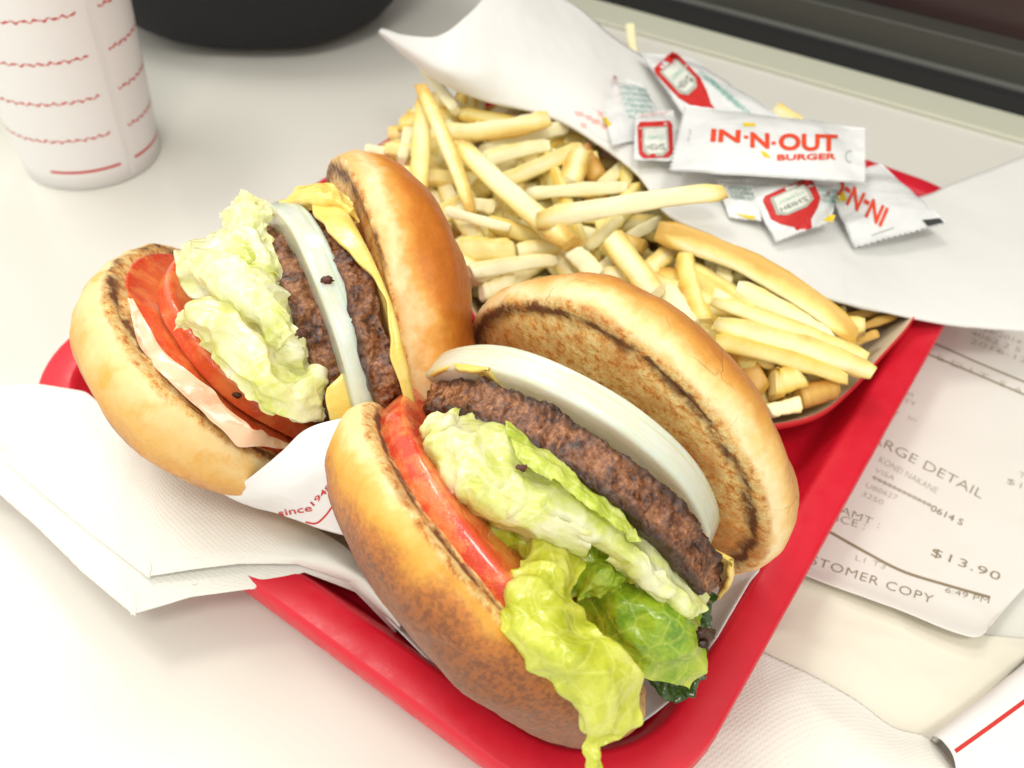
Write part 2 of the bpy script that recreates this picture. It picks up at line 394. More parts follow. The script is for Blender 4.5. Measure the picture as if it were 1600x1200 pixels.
m.bump(v1, .7, .08); m.bump(n2, .6, .04); BEEF = m.m
m = NT('onion_flesh'); m.coords(); x_, y_, z_ = m.sep()[:3]
r = m.math('SQRT', m.math('ADD', m.math('MULTIPLY', x_, x_), m.math('MULTIPLY', y_, y_)))
rg = m.math('ADD', m.math('MULTIPLY', m.math('SINE', m.math('MULTIPLY', r, 10.1)), .5), .5)
c = m.mix(m.math('MULTIPLY', m.ramp(rg, [(.8, (0, 0, 0)), (1, (1, 1, 1))]), .5), lin(254, 254, 244), lin(220, 224, 180))
zl = m.math('ADD', z_, m.math('MULTIPLY', m.noise(.6, 2), .12))
c = m.mix(m.math('MULTIPLY', m.ramp(m.math('ABSOLUTE', m.math('SUBTRACT', zl, .24)), [(0, (1, 1, 1)), (.05, (0, 0, 0))]), .5), c, lin(196, 200, 146))
c = m.mix(m.math('MULTIPLY', m.ramp(m.noise(.8, 3), [(.45, (0, 0, 0)), (.65, (1, 1, 1))]), .5), c, lin(250, 250, 224))
m.set(Base_Color=c, Roughness=.18, Subsurface_Weight=.6, Subsurface_Scale=.008, Coat_Weight=.3, Coat_Roughness=.12)
mp_ = m.n('ShaderNodeMapping'); mp_.inputs['Scale'].default_value = (.6, .6, 9); m.l(m.co, mp_.inputs[0]); fib = m.noise(1.4, 4, .6, co=mp_.outputs[0])
c = m.mix(m.math('MULTIPLY', m.ramp(fib, [(.45, (0, 0, 0)), (.6, (1, 1, 1))]), .35), c, lin(226, 230, 186)); m.set(Base_Color=c)
m.bump(m.noise(2, 4), .4, .08); m.bump(fib, .3, .03); m.bump(m.noise(14, 3), .2, .015); m.trans(lin(250, 252, 226), .36); ONION = m.m
m = NT('tomato_flesh'); m.coords(); x_, y_, z_ = m.sep()[:3]
r = m.math('SQRT', m.math('ADD', m.math('MULTIPLY', x_, x_), m.math('MULTIPLY', y_, y_)))
n1 = m.noise(1.4, 4, .6)
c = m.ramp(m.math('ADD', m.math('DIVIDE', r, 4.3), m.math('MULTIPLY', m.math('SUBTRACT', n1, .5), .12)), [(.3, lin(240, 150, 86)), (.8, lin(234, 118, 64)), (.93, lin(226, 88, 48)), (1, lin(214, 68, 38))])
c = m.mix(m.math('MULTIPLY', m.ramp(n1, [(.46, (0, 0, 0)), (.6, (1, 1, 1))]), .6), c, lin(242, 150, 84))
m.set(Base_Color=c, Roughness=.14, Subsurface_Weight=.2, Subsurface_Scale=.004, Coat_Weight=.6, Coat_Roughness=.05)
m.bump(m.noise(1.6, 5, .65), .7, .14); m.bump(m.noise(6, 4, .65), .35, .03); TOMATO = m.m
m = NT('melted_cheese'); m.coords(); m.set(Base_Color=m.mix(m.noise(1.5, 3), lin(240, 194, 56), lin(246, 226, 150)), Roughness=.35, Subsurface_Weight=.25, Subsurface_Scale=.004, Coat_Weight=.3, Coat_Roughness=.15); m.bump(m.noise(1.6, 4, .6), .6, .12); CHEESE = m.m
m = NT('pink_sauce'); m.coords(); m.set(Base_Color=m.mix(m.ramp(m.noise(2, 4), [(.52, (0, 0, 0)), (.62, (1, 1, 1))]), lin(232, 190, 156), lin(220, 166, 128)), Roughness=.18, Subsurface_Weight=.2, Subsurface_Scale=.003, Coat_Weight=.25); m.set(Roughness=.32); m.bump(m.noise(1.5, 3), .3, .06); SAUCE = m.m

def leaf_mat(name, pale, mid, green, g0=.45, seed=0):
    m = NT(name); m.coords('Object', 100); 
    n1 = m.noise(.9, 5, .6, dist=.6); n2 = m.noise(5, 4, .6, dist=.5)
    vv = m.vor(1.6, 'DISTANCE_TO_EDGE')
    f = m.math('ADD', n1, m.math('MULTIPLY', m.math('SUBTRACT', n2, .5), .25))
    c = m.ramp(f, [(g0 - .15, lin(*pale)), (g0, lin(*mid)), (g0 + .2, lin(*green))])
    vein = m.ramp(vv, [(0, (1, 1, 1)), (.06, (0, 0, 0))])
    c = m.mix(m.math('MULTIPLY', vein, .35), c, lin(*[min(255, q + 14) for q in pale]))
    rg_ = m.n('ShaderNodeTexNoise', noise_type='RIDGED_MULTIFRACTAL', i_Scale=.9, i_Detail=4.0, i_Distortion=.8); m.l(m.co, rg_.inputs['Vector']); rgo = rg_.outputs[0]
    v3 = m.ramp(m.vor(4.2, 'DISTANCE_TO_EDGE'), [(0, (1, 1, 1)), (.05, (0, 0, 0))]); c = m.mix(m.math('MULTIPLY', v3, .14), c, lin(*[min(255, q + 14) for q in pale]))
    m.bump(rgo, .55, .10); m.bump(v3, .2, .02)
    m.set(Base_Color=c, Roughness=.24, Coat_Weight=.45, Coat_Roughness=.12, Specular_IOR_Level=.55)
    m.bump(m.math('MULTIPLY', vein, -1.0), .2, .03); m.bump(n2, .25, .04); m.bump(m.noise(2.2, 3, .5, dist=1.), .35, .1)
    m.trans(c, .3)
    return m.m
LEAF_W = leaf_mat('pale_lettuce', (250, 250, 216), (240, 244, 160), (212, 222, 72), .52)
LEAF_Y = leaf_mat('yellow_green_lettuce', (230, 234, 128), (214, 220, 76), (178, 190, 36), .47)
LEAF_G = leaf_mat('green_lettuce', (206, 220, 84), (168, 198, 44), (104, 152, 28), .47)
LEAF_P = leaf_mat('whitish_lettuce', (252, 252, 224), (246, 248, 182), (224, 232, 92), .53)
LEAF_Y2 = leaf_mat('light_green_lettuce', (238, 242, 170), (216, 228, 104), (178, 200, 56), .48)
LEAF_SHADE = leaf_mat('gap_shade_fill', (90, 120, 40), (54, 84, 26), (58, 88, 30), .42)  # shade of the gap between the buns put into the colour

def leaf(name, ctrl, mat_, parent, nu=90, nv=60, amp=.14, freq=1.1, edge=.12, seed=0, over=(), off=.12, ruffle=.12, smooth_n=0):
    """ctrl rows of (px, py, depth)"""
    G = surf([[pd(*p) for p in row] for row in ctrl], nu, nv)
    Nn_ = gnormals(G); V = np.empty_like(G)
    for i in range(nu):
        for j in range(nv):
            p = G[i, j]; u, v = i / (nu - 1), j / (nv - 1); e = min(v, 1 - v, u, 1 - u) * 2
            q = p * freq + seed
            rd = 1 - abs(fbm(q, 2)) * 2.4                       # ridges
            rd = math.copysign(abs(rd) ** 1.3, rd)
            d = rd * amp * 1.2 + (1 - abs(fbm(q * 2.3, 2)) * 2.4) * amp * .28 + fbm((u * 4, v * 12, seed), 2) * amp * .12
            ef = max(0, 1 - e * 3.0)
            d += ef * ruffle * math.sin((u * 4 + v * 2 + fbm(q * .8, 2) * 2.2 + seed) * 4.2)
            tdir = G[i, min(j + 1, nv - 1)] - G[i, max(j - 1, 0)]; tdir /= np.linalg.norm(tdir) + 1e-9
            sdir = G[min(i + 1, nu - 1), j] - G[max(i - 1, 0), j]; sdir /= np.linalg.norm(sdir) + 1e-9
            V[i, j] = p + Nn_[i, j] * d + (tdir * fbm(p * 2.6 + 9 + seed, 4) + sdir * fbm(p * 2.6 + 30 + seed, 4)) * edge * (ef * 1.1 + .06)
    if over:
        for i in range(nu):
            for j in range(nv):
                x, y, q = topx(V[i, j])
                for k in over:
                    h = hitd(TREES[k], x, y)
                    if h is not None and q > h[0] - off: q = h[0] - off; V[i, j] = pd(x, y, q)
    for _ in range(smooth_n):
        W = V.copy(); W[1:-1] = (V[:-2] + V[2:] + V[1:-1] * 2) / 4; W[:, 1:-1] = (W[:, :-2] + W[:, 2:] + W[:, 1:-1] * 2) / 4; V = W
    if smooth_n:
        for i in range(nu):
            for j in range(nv):
                e = min(v_ := j / (nv - 1), 1 - v_) * 2; V[i, j] -= ray(*topx(V[i, j])[:2]) * (.02 * min(1, e * 2.5) + fbm(V[i, j] * 1.1, 2) * .06)
    return mk(name, V.reshape(-1, 3), gridfaces(nu, nv), mat_, parent)

def rim_sheet(name, key, mat_, parent, th0, th1, side, reach, drip, r0=.55, thick=.11, seed=0, peak=None):
    """melted slice lying on one face of a disc and bending over its rim"""
    P = DISC[key]; R, t = P[6], P[7]; nu, nv = 90, 30; V = []
    for i in range(nu):
        u = i / (nu - 1); th = math.radians(th0 + (th1 - th0) * u); c, s = math.cos(th), math.sin(th)
        endf = min(1, min(u, 1 - u) * 8)
        dl = (drip * (.55 + .9 * fbm((c * 2.5 + seed, s * 2.5, 1), 3)) + reach + (peak[2] * math.exp(-((math.degrees(th) - peak[0]) / peak[1]) ** 2) if peak else 0)) * endf
        for j in range(nv):
            f = j / (nv - 1)
            if f < .5: rr = R * (r0 + (1.03 - r0) * f * 2); zz = t / 2 + .10
            else:
                g = (f - .5) * 2; rr = R * 1.03 + .13 * math.sin(min(1, g * 3) * math.pi / 2); zz = t / 2 + .10 - g * dl
            rr += fbm((c * 3, s * 3 + seed, f * 2), 2) * .05; zz += fbm((c * 2 + seed, s * 2, f), 2) * .06
            V.append((rr * c, rr * s, side * zz))
    return mk(name, V, gridfaces(nu, nv), mat_, parent, M=fmat(P), solid=thick)

# burger on the left
ba = unp = None
B1 = thing('burger', pz(360, 640, .6).tolist(), 'double cheeseburger on the left with two dark patties and pale lettuce', 'burger')
B2 = thing('burger', pz(880, 900, .6).tolist(), 'burger in front on the right with one patty and green lettuce hanging over the bun', 'burger')
bm = bun_mat
BA = bm('heel_bun_left', [(0, (236, 208, 152)), (.2, (232, 198, 134)), (.4, (226, 178, 94)), (.62, (212, 150, 64)), (.82, (156, 90, 38))], 2.85, (.25, (180, 120, 60)), pore=.25, patch=(.7, (222, 164, 62)))
BB = bm('crown_bun_left', [(0, (230, 178, 104)), (.14, (238, 206, 152)), (.28, (226, 160, 68)), (.42, (206, 122, 36)), (.75, (180, 94, 28))], 3.0, (.25, (150, 84, 34)), R=5.5, rough=.36, coat=.22, pore=.25)
BC = bm('heel_bun_front', [(0, (242, 212, 154)), (.12, (230, 180, 92)), (.3, (218, 156, 54)), (.44, (192, 118, 46)), (.62, (158, 90, 38)), (.9, (140, 78, 36))], 2.6, (.75, (104, 54, 26)), pore=.55, rough=.42, coat=.14, bias=-.42)
BD = bm('crown_bun_front', [(0, (230, 190, 122)), (.08, (240, 218, 170)), (.2, (234, 196, 126)), (.34, (218, 158, 72)), (.55, (198, 126, 48)), (1, (176, 104, 40))], 2.6, (.25, (150, 92, 44)), pore=.3, facecol=(206, 126, 56), crack=.22)
make_bun('A', 'bottom_bun', BA, B1, 3); make_bun('B', 'top_bun', BB, B1, 11)
make_bun('C', 'top_bun', BC, B2, 23); make_bun('D', 'bottom_bun', BD, B2, 37)
make_disc('patty2', 'beef_patty', BEEF, B2, 2, 'patty'); make_disc('onion2', 'onion_slice', ONION, B2, 5, 'onion'); make_disc('tomato2', 'tomato_slice', TOMATO, B2, 8, 'tomato')
make_disc('patty1a', 'beef_patty', BEEF, B1, 12, 'patty'); make_disc('onion1', 'onion_slice', ONION, B1, 15, 'onion'); make_disc('patty1b', 'beef_patty', BEEF, B1, 17, 'patty')
make_disc('tomato1a', 'tomato_slice', TOMATO, B1, 21, 'tomato'); make_disc('tomato1b', 'tomato_slice', TOMATO, B1, 29, 'tomato')
rim_sheet('cheese_slice', 'patty1b', CHEESE, B1, 40, 182, 1, .02, .3, seed=3, peak=(84, 22, .8))
leaf('cheese_slice', [[(440, 314, 25.2), (444, 318, 24.9), (458, 326, 25)], [(464, 296, 24.9), (472, 312, 24.3), (482, 330, 24.5)], [(488, 288, 24.7), (500, 308, 24.0), (510, 334, 24.3)], [(518, 292, 24.6), (530, 314, 24.0), (540, 332, 24.2)], [(542, 312, 24.5), (556, 338, 24.1), (566, 358, 24.3)]], CHEESE, B1, 60, 50, amp=.09, freq=1.1, edge=.12, seed=5, ruffle=0)
rim_sheet('cheese_slice', 'patty1a', CHEESE, B1, 138, 178, 1, .5, .5, seed=6)
rim_sheet('cheese_slice', 'patty2', CHEESE, B2, 8, 66, 1, .05, .3, seed=9); rim_sheet('cheese_slice', 'patty2', CHEESE, B2, 168, 196, 1, .2, .5, seed=12)
# lettuce of the front burger
leaf('lettuce_leaf', [[(670, 655, 21.6), (680, 668, 20.6), (672, 690, 20.2), (668, 705, 20.6), (690, 720, 21.6)],
 [(725, 650, 21.2), (722, 668, 20.2), (700, 710, 19.7), (692, 745, 19.9), (715, 750, 21.2)],
 [(790, 655, 21.0), (785, 690, 19.9), (755, 745, 19.2), (732, 782, 19.5), (750, 780, 21.0)],
 [(850, 700, 21.0), (835, 735, 19.7), (805, 785, 19.1), (790, 806, 19.5), (800, 795, 20.8)],
 [(915, 750, 21.0), (900, 780, 19.7), (870, 805, 19.2), (850, 822, 19.6), (860, 815, 20.8)],
 [(970, 785, 21.0), (955, 815, 19.8), (930, 838, 19.4), (910, 842, 19.8), (920, 835, 20.8)],
 [(1020, 825, 21.2), (1005, 855, 20.0), (985, 872, 19.6), (965, 872, 20.0), (970, 860, 20.9)],
 [(1065, 880, 21.4), (1050, 900, 20.4), (1030, 915, 20.0), (1012, 912, 20.3), (1015, 905, 21.1)],
 [(1105, 935, 21.6), (1098, 950, 20.8), (1085, 965, 20.4), (1070, 960, 20.6), (1070, 945, 21.3)]], LEAF_W, B2, 130, 60, amp=.13, freq=.8, edge=.12, seed=4, ruffle=.05)
leaf('lettuce_leaf', [[(824, 806, 20.9), (840, 808, 20.5), (862, 810, 20.6), (884, 812, 20.9)], [(820, 850, 20.3), (845, 850, 19.7), (870, 853, 19.8), (898, 862, 20.3)],
 [(818, 888, 19.4), (845, 892, 18.9), (875, 895, 19.0), (906, 902, 19.5)], [(793, 925, 18.6), (820, 925, 18.2), (850, 928, 18.3), (890, 928, 19.0)],
 [(791, 965, 18.1), (825, 965, 17.7), (865, 962, 17.9), (907, 962, 18.6)], [(803, 1005, 17.8), (840, 1003, 17.3), (885, 1000, 17.5), (930, 998, 18.1)],
 [(828, 1040, 17.6), (868, 1034, 17.1), (920, 1024, 17.2), (970, 1014, 17.9)], [(868, 1066, 17.5), (905, 1062, 17.1), (950, 1060, 17.2), (999, 1060, 17.9)],
 [(895, 1104, 17.6), (925, 1104, 17.2), (960, 1108, 17.3), (996, 1114, 17.9)], [(910, 1135, 17.7), (922, 1140, 17.5), (940, 1145, 17.5), (962, 1140, 17.8)],
 [(921, 1165, 17.7), (924, 1166, 17.65), (928, 1167, 17.65), (932, 1166, 17.7)], [(925, 1225, 17.8), (927, 1225, 17.75), (930, 1225, 17.75), (933, 1225, 17.8)]], LEAF_Y, B2, 150, 50, amp=.14, freq=.75, edge=.08, seed=11, over=('C',), off=.12, ruffle=.06)
leaf('lettuce_leaf', [[(742, 815, 20.6), (735, 825, 20.7), (760, 850, 21.2)], [(775, 812, 20.1), (775, 835, 20.1), (785, 870, 21.0)], [(805, 815, 20.2), (805, 850, 20.0), (808, 885, 20.6)], [(840, 820, 20.4), (838, 860, 20.2), (830, 900, 20.6)]], LEAF_Y, B2, 50, 40, amp=.12, seed=19)
leaf('lettuce_leaf', [[(885, 842, 21.0), (890, 880, 20.4), (885, 935, 20.4)], [(925, 848, 20.6), (925, 885, 20.1), (915, 938, 20.3)], [(950, 865, 20.6), (950, 895, 20.1), (940, 930, 20.4)], [(968, 890, 20.9), (970, 905, 20.6), (960, 918, 20.8)]], LEAF_G, B2, 50, 40, amp=.12, seed=23)
leaf('lettuce_leaf', [[(905, 935, 21.4), (915, 965, 21.2), (930, 990, 21.2), (945, 1010, 21.4)], [(950, 912, 21.2), (960, 945, 20.6), (965, 985, 20.5), (975, 1022, 20.8)],
 [(1010, 905, 21.2), (1015, 945, 20.2), (1020, 1000, 20.1), (1015, 1052, 20.6)], [(1055, 918, 21.4), (1062, 960, 20.3), (1065, 1010, 20.2), (1050, 1064, 20.7)], [(1090, 955, 21.6), (1097, 985, 20.9), (1098, 1030, 20.8), (1075, 1076, 21.1)]], LEAF_G, B2, 90, 70, amp=.13, freq=.5, edge=.06, seed=31, ruffle=.05)
leaf('lettuce_leaf', [[(940, 845, 20.9), (955, 880, 20.7), (970, 900, 20.9)], [(985, 850, 20.7), (995, 880, 20.4), (1005, 912, 20.7)], [(1025, 880, 20.9), (1035, 900, 20.6), (1045, 925, 20.9)]], LEAF_Y, B2, 50, 40, amp=.12, seed=37)
leaf('lettuce_leaf', [[(658, 695, 21.2), (662, 670, 20.6), (680, 650, 20.9)], [(680, 698, 20.6), (690, 668, 20.0), (700, 645, 20.5)], [(705, 690, 20.7), (712, 665, 20.3), (716, 640, 20.9)]], LEAF_W, B2, 40, 30, amp=.1, seed=41, edge=.03, ruffle=.03)
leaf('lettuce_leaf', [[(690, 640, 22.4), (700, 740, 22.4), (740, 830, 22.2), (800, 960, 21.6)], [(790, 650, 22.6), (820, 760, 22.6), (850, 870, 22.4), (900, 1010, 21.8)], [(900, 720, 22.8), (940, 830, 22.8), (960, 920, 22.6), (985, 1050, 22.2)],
 [(1040, 840, 22.8), (1050, 900, 22.8), (1060, 990, 22.6), (1040, 1090, 22.4)], [(1110, 930, 23.2), (1105, 980, 23), (1100, 1020, 22.9), (1080, 1080, 22.8)]], LEAF_SHADE, B2, 70, 50, amp=.2, seed=47)  # dark sheet added deep in the wedge to close it, coloured as shade
leaf('lettuce_leaf', [[(786, 664, 20.2), (796, 690, 19.5), (812, 720, 19.35)], [(845, 700, 20.0), (856, 728, 19.35), (868, 758, 19.1)], [(905, 742, 20.0), (912, 772, 19.3), (920, 800, 19.1)], [(950, 778, 20.1), (960, 806, 19.5), (968, 834, 19.3)], [(985, 808, 20.3), (990, 826, 19.8), (992, 848, 19.6)]], LEAF_Y2, B2, 80, 34, amp=.08, freq=1.0, edge=.12, seed=83, ruffle=.05)
leaf('lettuce_leaf', [[(700, 722, 19.7), (690, 752, 19.8), (705, 775, 20.6)], [(748, 748, 19.2), (735, 785, 19.35), (742, 800, 20.4)], [(800, 775, 19.05), (788, 812, 19.2), (792, 828, 20.2)], [(860, 798, 19.0), (850, 834, 19.3), (850, 846, 20.2)], [(930, 830, 19.2), (918, 862, 19.6), (918, 872, 20.4)]], LEAF_W, B2, 80, 36, amp=.08, freq=1.0, edge=.1, seed=89, ruffle=.06)
leaf('lettuce_leaf', [[(965, 842, 19.6), (950, 868, 19.9), (958, 880, 20.6)], [(1010, 870, 19.7), (992, 902, 20.0), (1000, 915, 20.8)], [(1060, 920, 20.1), (1040, 945, 20.4), (1045, 952, 21.0)]], LEAF_W, B2, 50, 34, amp=.07, freq=1.1, edge=.1, seed=97, ruffle=.05)
# lettuce of the left burger
leaf('lettuce_leaf', [[(300, 400, 23.4), (330, 392, 22.9), (372, 398, 22.8)], [(310, 440, 23.2), (345, 428, 22.6), (400, 430, 22.5)], [(345, 470, 22.9), (375, 462, 22.4), (430, 468, 22.5)], [(392, 500, 22.8), (420, 498, 22.3), (462, 510, 22.7)], [(428, 545, 22.8), (450, 540, 22.4), (485, 556, 22.9)]], LEAF_P, B1, 80, 44, amp=.11, freq=.9, edge=.12, seed=101, ruffle=.06)
leaf('lettuce_leaf', [[(385, 322, 24.6), (402, 322, 24.4), (424, 336, 24.6)], [(366, 356, 24.3), (388, 354, 23.9), (412, 368, 24.2)], [(345, 392, 23.8), (375, 386, 23.3), (420, 400, 23.6)], [(360, 420, 23.3), (390, 415, 22.9), (434, 436, 23.2)]], LEAF_W, B1, 60, 40, amp=.09, freq=1.0, edge=.12, seed=103, ruffle=.06)
leaf('lettuce_leaf', [[(372, 312, 25.4), (390, 310, 25.1), (408, 316, 25.1), (426, 326, 25.4)], [(350, 352, 25.0), (370, 345, 24.5), (392, 348, 24.3), (412, 362, 24.6)], [(300, 384, 24.8), (335, 380, 23.9), (385, 384, 23.5), (428, 398, 23.9)],
 [(279, 414, 24.0), (325, 415, 23.2), (385, 420, 22.9), (438, 440, 23.4)], [(302, 452, 23.8), (345, 445, 23.0), (400, 455, 22.6), (448, 476, 23.3)], [(328, 480, 23.6), (370, 475, 22.9), (425, 488, 22.5), (472, 512, 23.3)],
 [(370, 505, 23.4), (410, 512, 23.1), (455, 530, 22.6), (492, 556, 23.2)], [(405, 560, 23.4), (430, 560, 23.2), (470, 570, 22.7), (500, 600, 23.3)], [(425, 620, 23.8), (450, 610, 23.4), (480, 610, 23.0), (504, 630, 23.5)]], LEAF_P, B1, 120, 70, amp=.20, freq=.72, edge=.16, seed=53, ruffle=.06)
leaf('lettuce_leaf', [[(276, 512, 23.2), (280, 500, 22.9), (284, 485, 23.2)], [(303, 520, 22.9), (306, 495, 22.4), (312, 470, 22.9)], [(331, 540, 22.8), (342, 508, 22.2), (352, 478, 22.9)], [(366, 586, 22.7), (385, 548, 22.1), (402, 506, 22.9)],
 [(400, 616, 22.6), (415, 590, 22.1), (430, 556, 22.9)], [(440, 650, 22.7), (450, 620, 22.2), (460, 586, 22.9)], [(472, 658, 22.9), (482, 625, 22.3), (492, 578, 22.9)], [(504, 642, 23.3), (505, 620, 22.9), (503, 590, 23.3)]], LEAF_P, B1, 110, 55, amp=.16, freq=.8, edge=.14, seed=59, ruffle=.06)
leaf('lettuce_leaf', [[(335, 372, 24.8), (320, 400, 24.6), (330, 430, 24.2)], [(400, 390, 24.4), (400, 440, 24.2), (400, 500, 24.0)], [(440, 470, 24.4), (450, 520, 24.2), (460, 600, 24.0)]], LEAF_Y, B1, 40, 40, amp=.15, seed=61)
# dark scraps, pickle, sauce
m = NT('pickle'); m.coords(); m.set(Base_Color=m.mix(m.noise(2, 3), lin(48, 62, 34), lin(92, 104, 50)), Roughness=.15, Coat_Weight=.4); PICK = m.m
leaf('pickle_slice', [[(725, 655, 21.3), (730, 675, 21.0), (740, 690, 21.1)], [(755, 650, 21.0), (760, 670, 20.6), (765, 690, 20.9)], [(790, 662, 21.1), (795, 680, 20.8), (790, 695, 21.0)]], PICK, B2, 30, 30, amp=.05, edge=.03, seed=3)
leaf('sauce', [[(196, 470, 23.6), (210, 468, 23.6)], [(222, 545, 22.9), (246, 535, 23.1)], [(248, 580, 22.6), (285, 572, 22.8)], [(280, 612, 22.5), (325, 605, 22.7)], [(320, 650, 22.5), (362, 640, 22.7)], [(358, 690, 22.6), (395, 662, 22.7)], [(385, 700, 22.8), (408, 668, 22.9)], [(420, 702, 23.3), (425, 680, 23.4)], [(455, 700, 23.8), (450, 690, 23.9)]], SAUCE, B1, 90, 26, amp=.04, freq=.8, edge=.16, seed=71, over=('A', 'tomato1a'), off=.02, ruffle=.0, smooth_n=14)
leaf('sauce', [[(470, 560, 21.9), (480, 560, 21.9)], [(460, 566, 21.9), (490, 566, 21.9)]], SAUCE, B2, 6, 6) if False else None
def crumb(px, py, tree, parent, r, seed, mt):
    h = hitd(TREES[tree], px, py) if tree else None
    p = pd(px, py, (h[0] if h else 20) - .03); V = []; n = 14
    for i in range(n):
        for j in range(9):
            a = 2 * math.pi * i / n; b = math.pi * j / 8; d = np.array([math.sin(b) * math.cos(a), math.sin(b) * math.sin(a), math.cos(b)])
            V.append(p + d * np.array([1.3, .8, .7]) * r * (1 + fbm(d * 2.2 + seed, 2) * 1.0))
    mk('meat_crumb', V, gridfaces(n, 9, True), mt, parent)
CHAR = simple('charred_meat', lin(86, 42, 26), .45, (6, .6, .05))
crumb(510, 438, 'onion1', B1, .12, 1, CHAR); crumb(370, 617, 'tomato1b', B1, .09, 2, CHAR)
def crumb_at(px, py, d, parent, r, seed, mt):
    TREES['_t'] = bvh([pd(px - 99, py - 99, d), pd(px + 99, py - 99, d), pd(px + 99, py + 99, d), pd(px - 99, py + 99, d)], [(0, 1, 2, 3)]); crumb(px, py, '_t', parent, r, seed, mt)
crumb_at(815, 731, 18.95, B2, .09, 5, CHAR); crumb_at(472, 520, 22.3, B1, .14, 7, CHAR); crumb_at(1100, 990, 20.6, B2, .18, 8, BEEF); crumb_at(1098, 1005, 20.6, B2, .12, 9, BEEF)

# ------------------------------------------------------------------ text and prints laid on surfaces
def text_geo(body, bold=0.0, spacing=1.0, fine=False):
    cu = bpy.data.curves.new('t', 'FONT'); cu.body = body; cu.size = 1; cu.offset = bold; cu.space_character = spacing; cu.resolution_u = 3
    ob = bpy.data.objects.new('t', cu); COL.objects.link(ob); bpy.context.view_layer.update()
    me = bpy.data.meshes.new_from_object(ob.evaluated_get(bpy.context.evaluated_depsgraph_get()))
    V = np.array([v.co[:2] for v in me.vertices]); Fc = [tuple(p.vertices) for p in me.polygons]
    if fine and len(Fc):
        bm_ = bmesh.new(); bm_.from_mesh(me); bmesh.ops.triangulate(bm_, faces=bm_.faces[:])
        for _ in range(4):
            es = [e for e in bm_.edges if e.calc_length() > .14]
            if not es: break
            bmesh.ops.subdivide_edges(bm_, edges=es, cuts=1); bmesh.ops.triangulate(bm_, faces=bm_.faces[:])
        bm_.verts.index_update(); V = np.array([v.co[:2] for v in bm_.verts]); Fc = [tuple(v.index for v in f.verts) for f in bm_.faces]; bm_.free()
    bpy.data.objects.remove(ob); bpy.data.curves.remove(cu); bpy.data.meshes.remove(me)
    return V, Fc
def decal(name, P2, Fc, tree, mat_, parent, off=.02):
    V = []; last = 30
    for x, y in P2:
        h = hitd(tree, x, y)
        if h is None: V.append(pd(x, y, last - off))
        else:
            last = h[0]; n = h[2] * (1 if (CAM - h[1]) @ h[2] > 0 else -1); V.append(h[1] + n * off)
    return mk(name, V, Fc, mat_, parent, smooth=False)
def ptext(body, a, b, hgt, tree, mat_, parent, bold=0.0, name='lettering', updir=None, spacing=1.0, off=.03):
    """text whose baseline runs from pixel a to pixel b, cap height hgt pixels"""
    V, Fc = text_geo(body, bold, spacing, mat_ in (INK_R2, INK_R))
    if not len(V): return
    x0, x1 = V[:, 0].min(), V[:, 0].max(); a = np.array(a, float); b = np.array(b, float); e = (b - a) / (x1 - x0)
    if updir is None: d = (b - a) / np.linalg.norm(b - a); updir = (d[1], -d[0])
    n = np.array(updir, float); n /= np.linalg.norm(n)
    P2 = a + (V[:, :1] - x0) * e + V[:, 1:2] / .72 * hgt * n
    return decal(name, P2, Fc, tree, mat_, parent, off)
def dense(poly, step=6):
    P = []
    for i in range(len(poly)):
        a, b = np.array(poly[i], float), np.array(poly[(i + 1) % len(poly)], float); k = max(1, int(np.linalg.norm(b - a) / step))
        for q in range(k): P.append(a + (b - a) * q / k)
    return P
def pshape(name, poly, tree, mat_, parent, off=.02):
    """a printed flat shape: fan of rings from its middle"""
    P = np.array(dense(poly)); c = P.mean(0); n = len(P); k = 4; V = [c]; Fc = []
    for r in range(1, k + 1): V += list(c + (P - c) * r / k)
    for i in range(n):
        Fc.append((0, 1 + i, 1 + (i + 1) % n))
        for r in range(k - 1):
            a = 1 + r * n + i; b = 1 + r * n + (i + 1) % n; Fc.append((a, a + n, b + n, b))
    return decal(name, V, Fc, tree, mat_, parent, off)
def pline(name, pts, wpx, tree, mat_, parent, off=.02):
    P = catmull(np.array(pts, float), len(pts) * 8); d = np.gradient(P, axis=0); d /= np.linalg.norm(d, axis=1, keepdims=True) + 1e-9
    n = np.stack([-d[:, 1], d[:, 0]], 1); V = np.empty((len(P), 2, 2)); V[:, 0] = P + n * wpx / 2; V[:, 1] = P - n * wpx / 2
    return decal(name, V.reshape(-1, 2), gridfaces(len(P), 2), tree, mat_, parent, off)
INK_R = simple('red_ink', lin(200, 40, 38), .5); INK_R2 = simple('orange_red_ink', lin(226, 74, 40), .45); INK_PALE = simple('faint_red_ink', lin(232, 178, 172), .6); INK_Y = simple('yellow_ink', lin(236, 206, 40), .5)
INK_G = simple('teal_ink', lin(120, 182, 168), .5); INK_LG = simple('grey_ink', lin(176, 182, 172), .5); INK_B = simple('brown_thermal_ink', lin(142, 126, 100), .7); INK_B2 = simple('faded_thermal_ink', lin(176, 166, 146), .7); INK_K = simple('black_ink', lin(60, 62, 62), .6); INK_DT = simple('dark_teal_ink', lin(30, 112, 92), .5)
INK_W = simple('label_white', lin(222, 224, 214), .45)

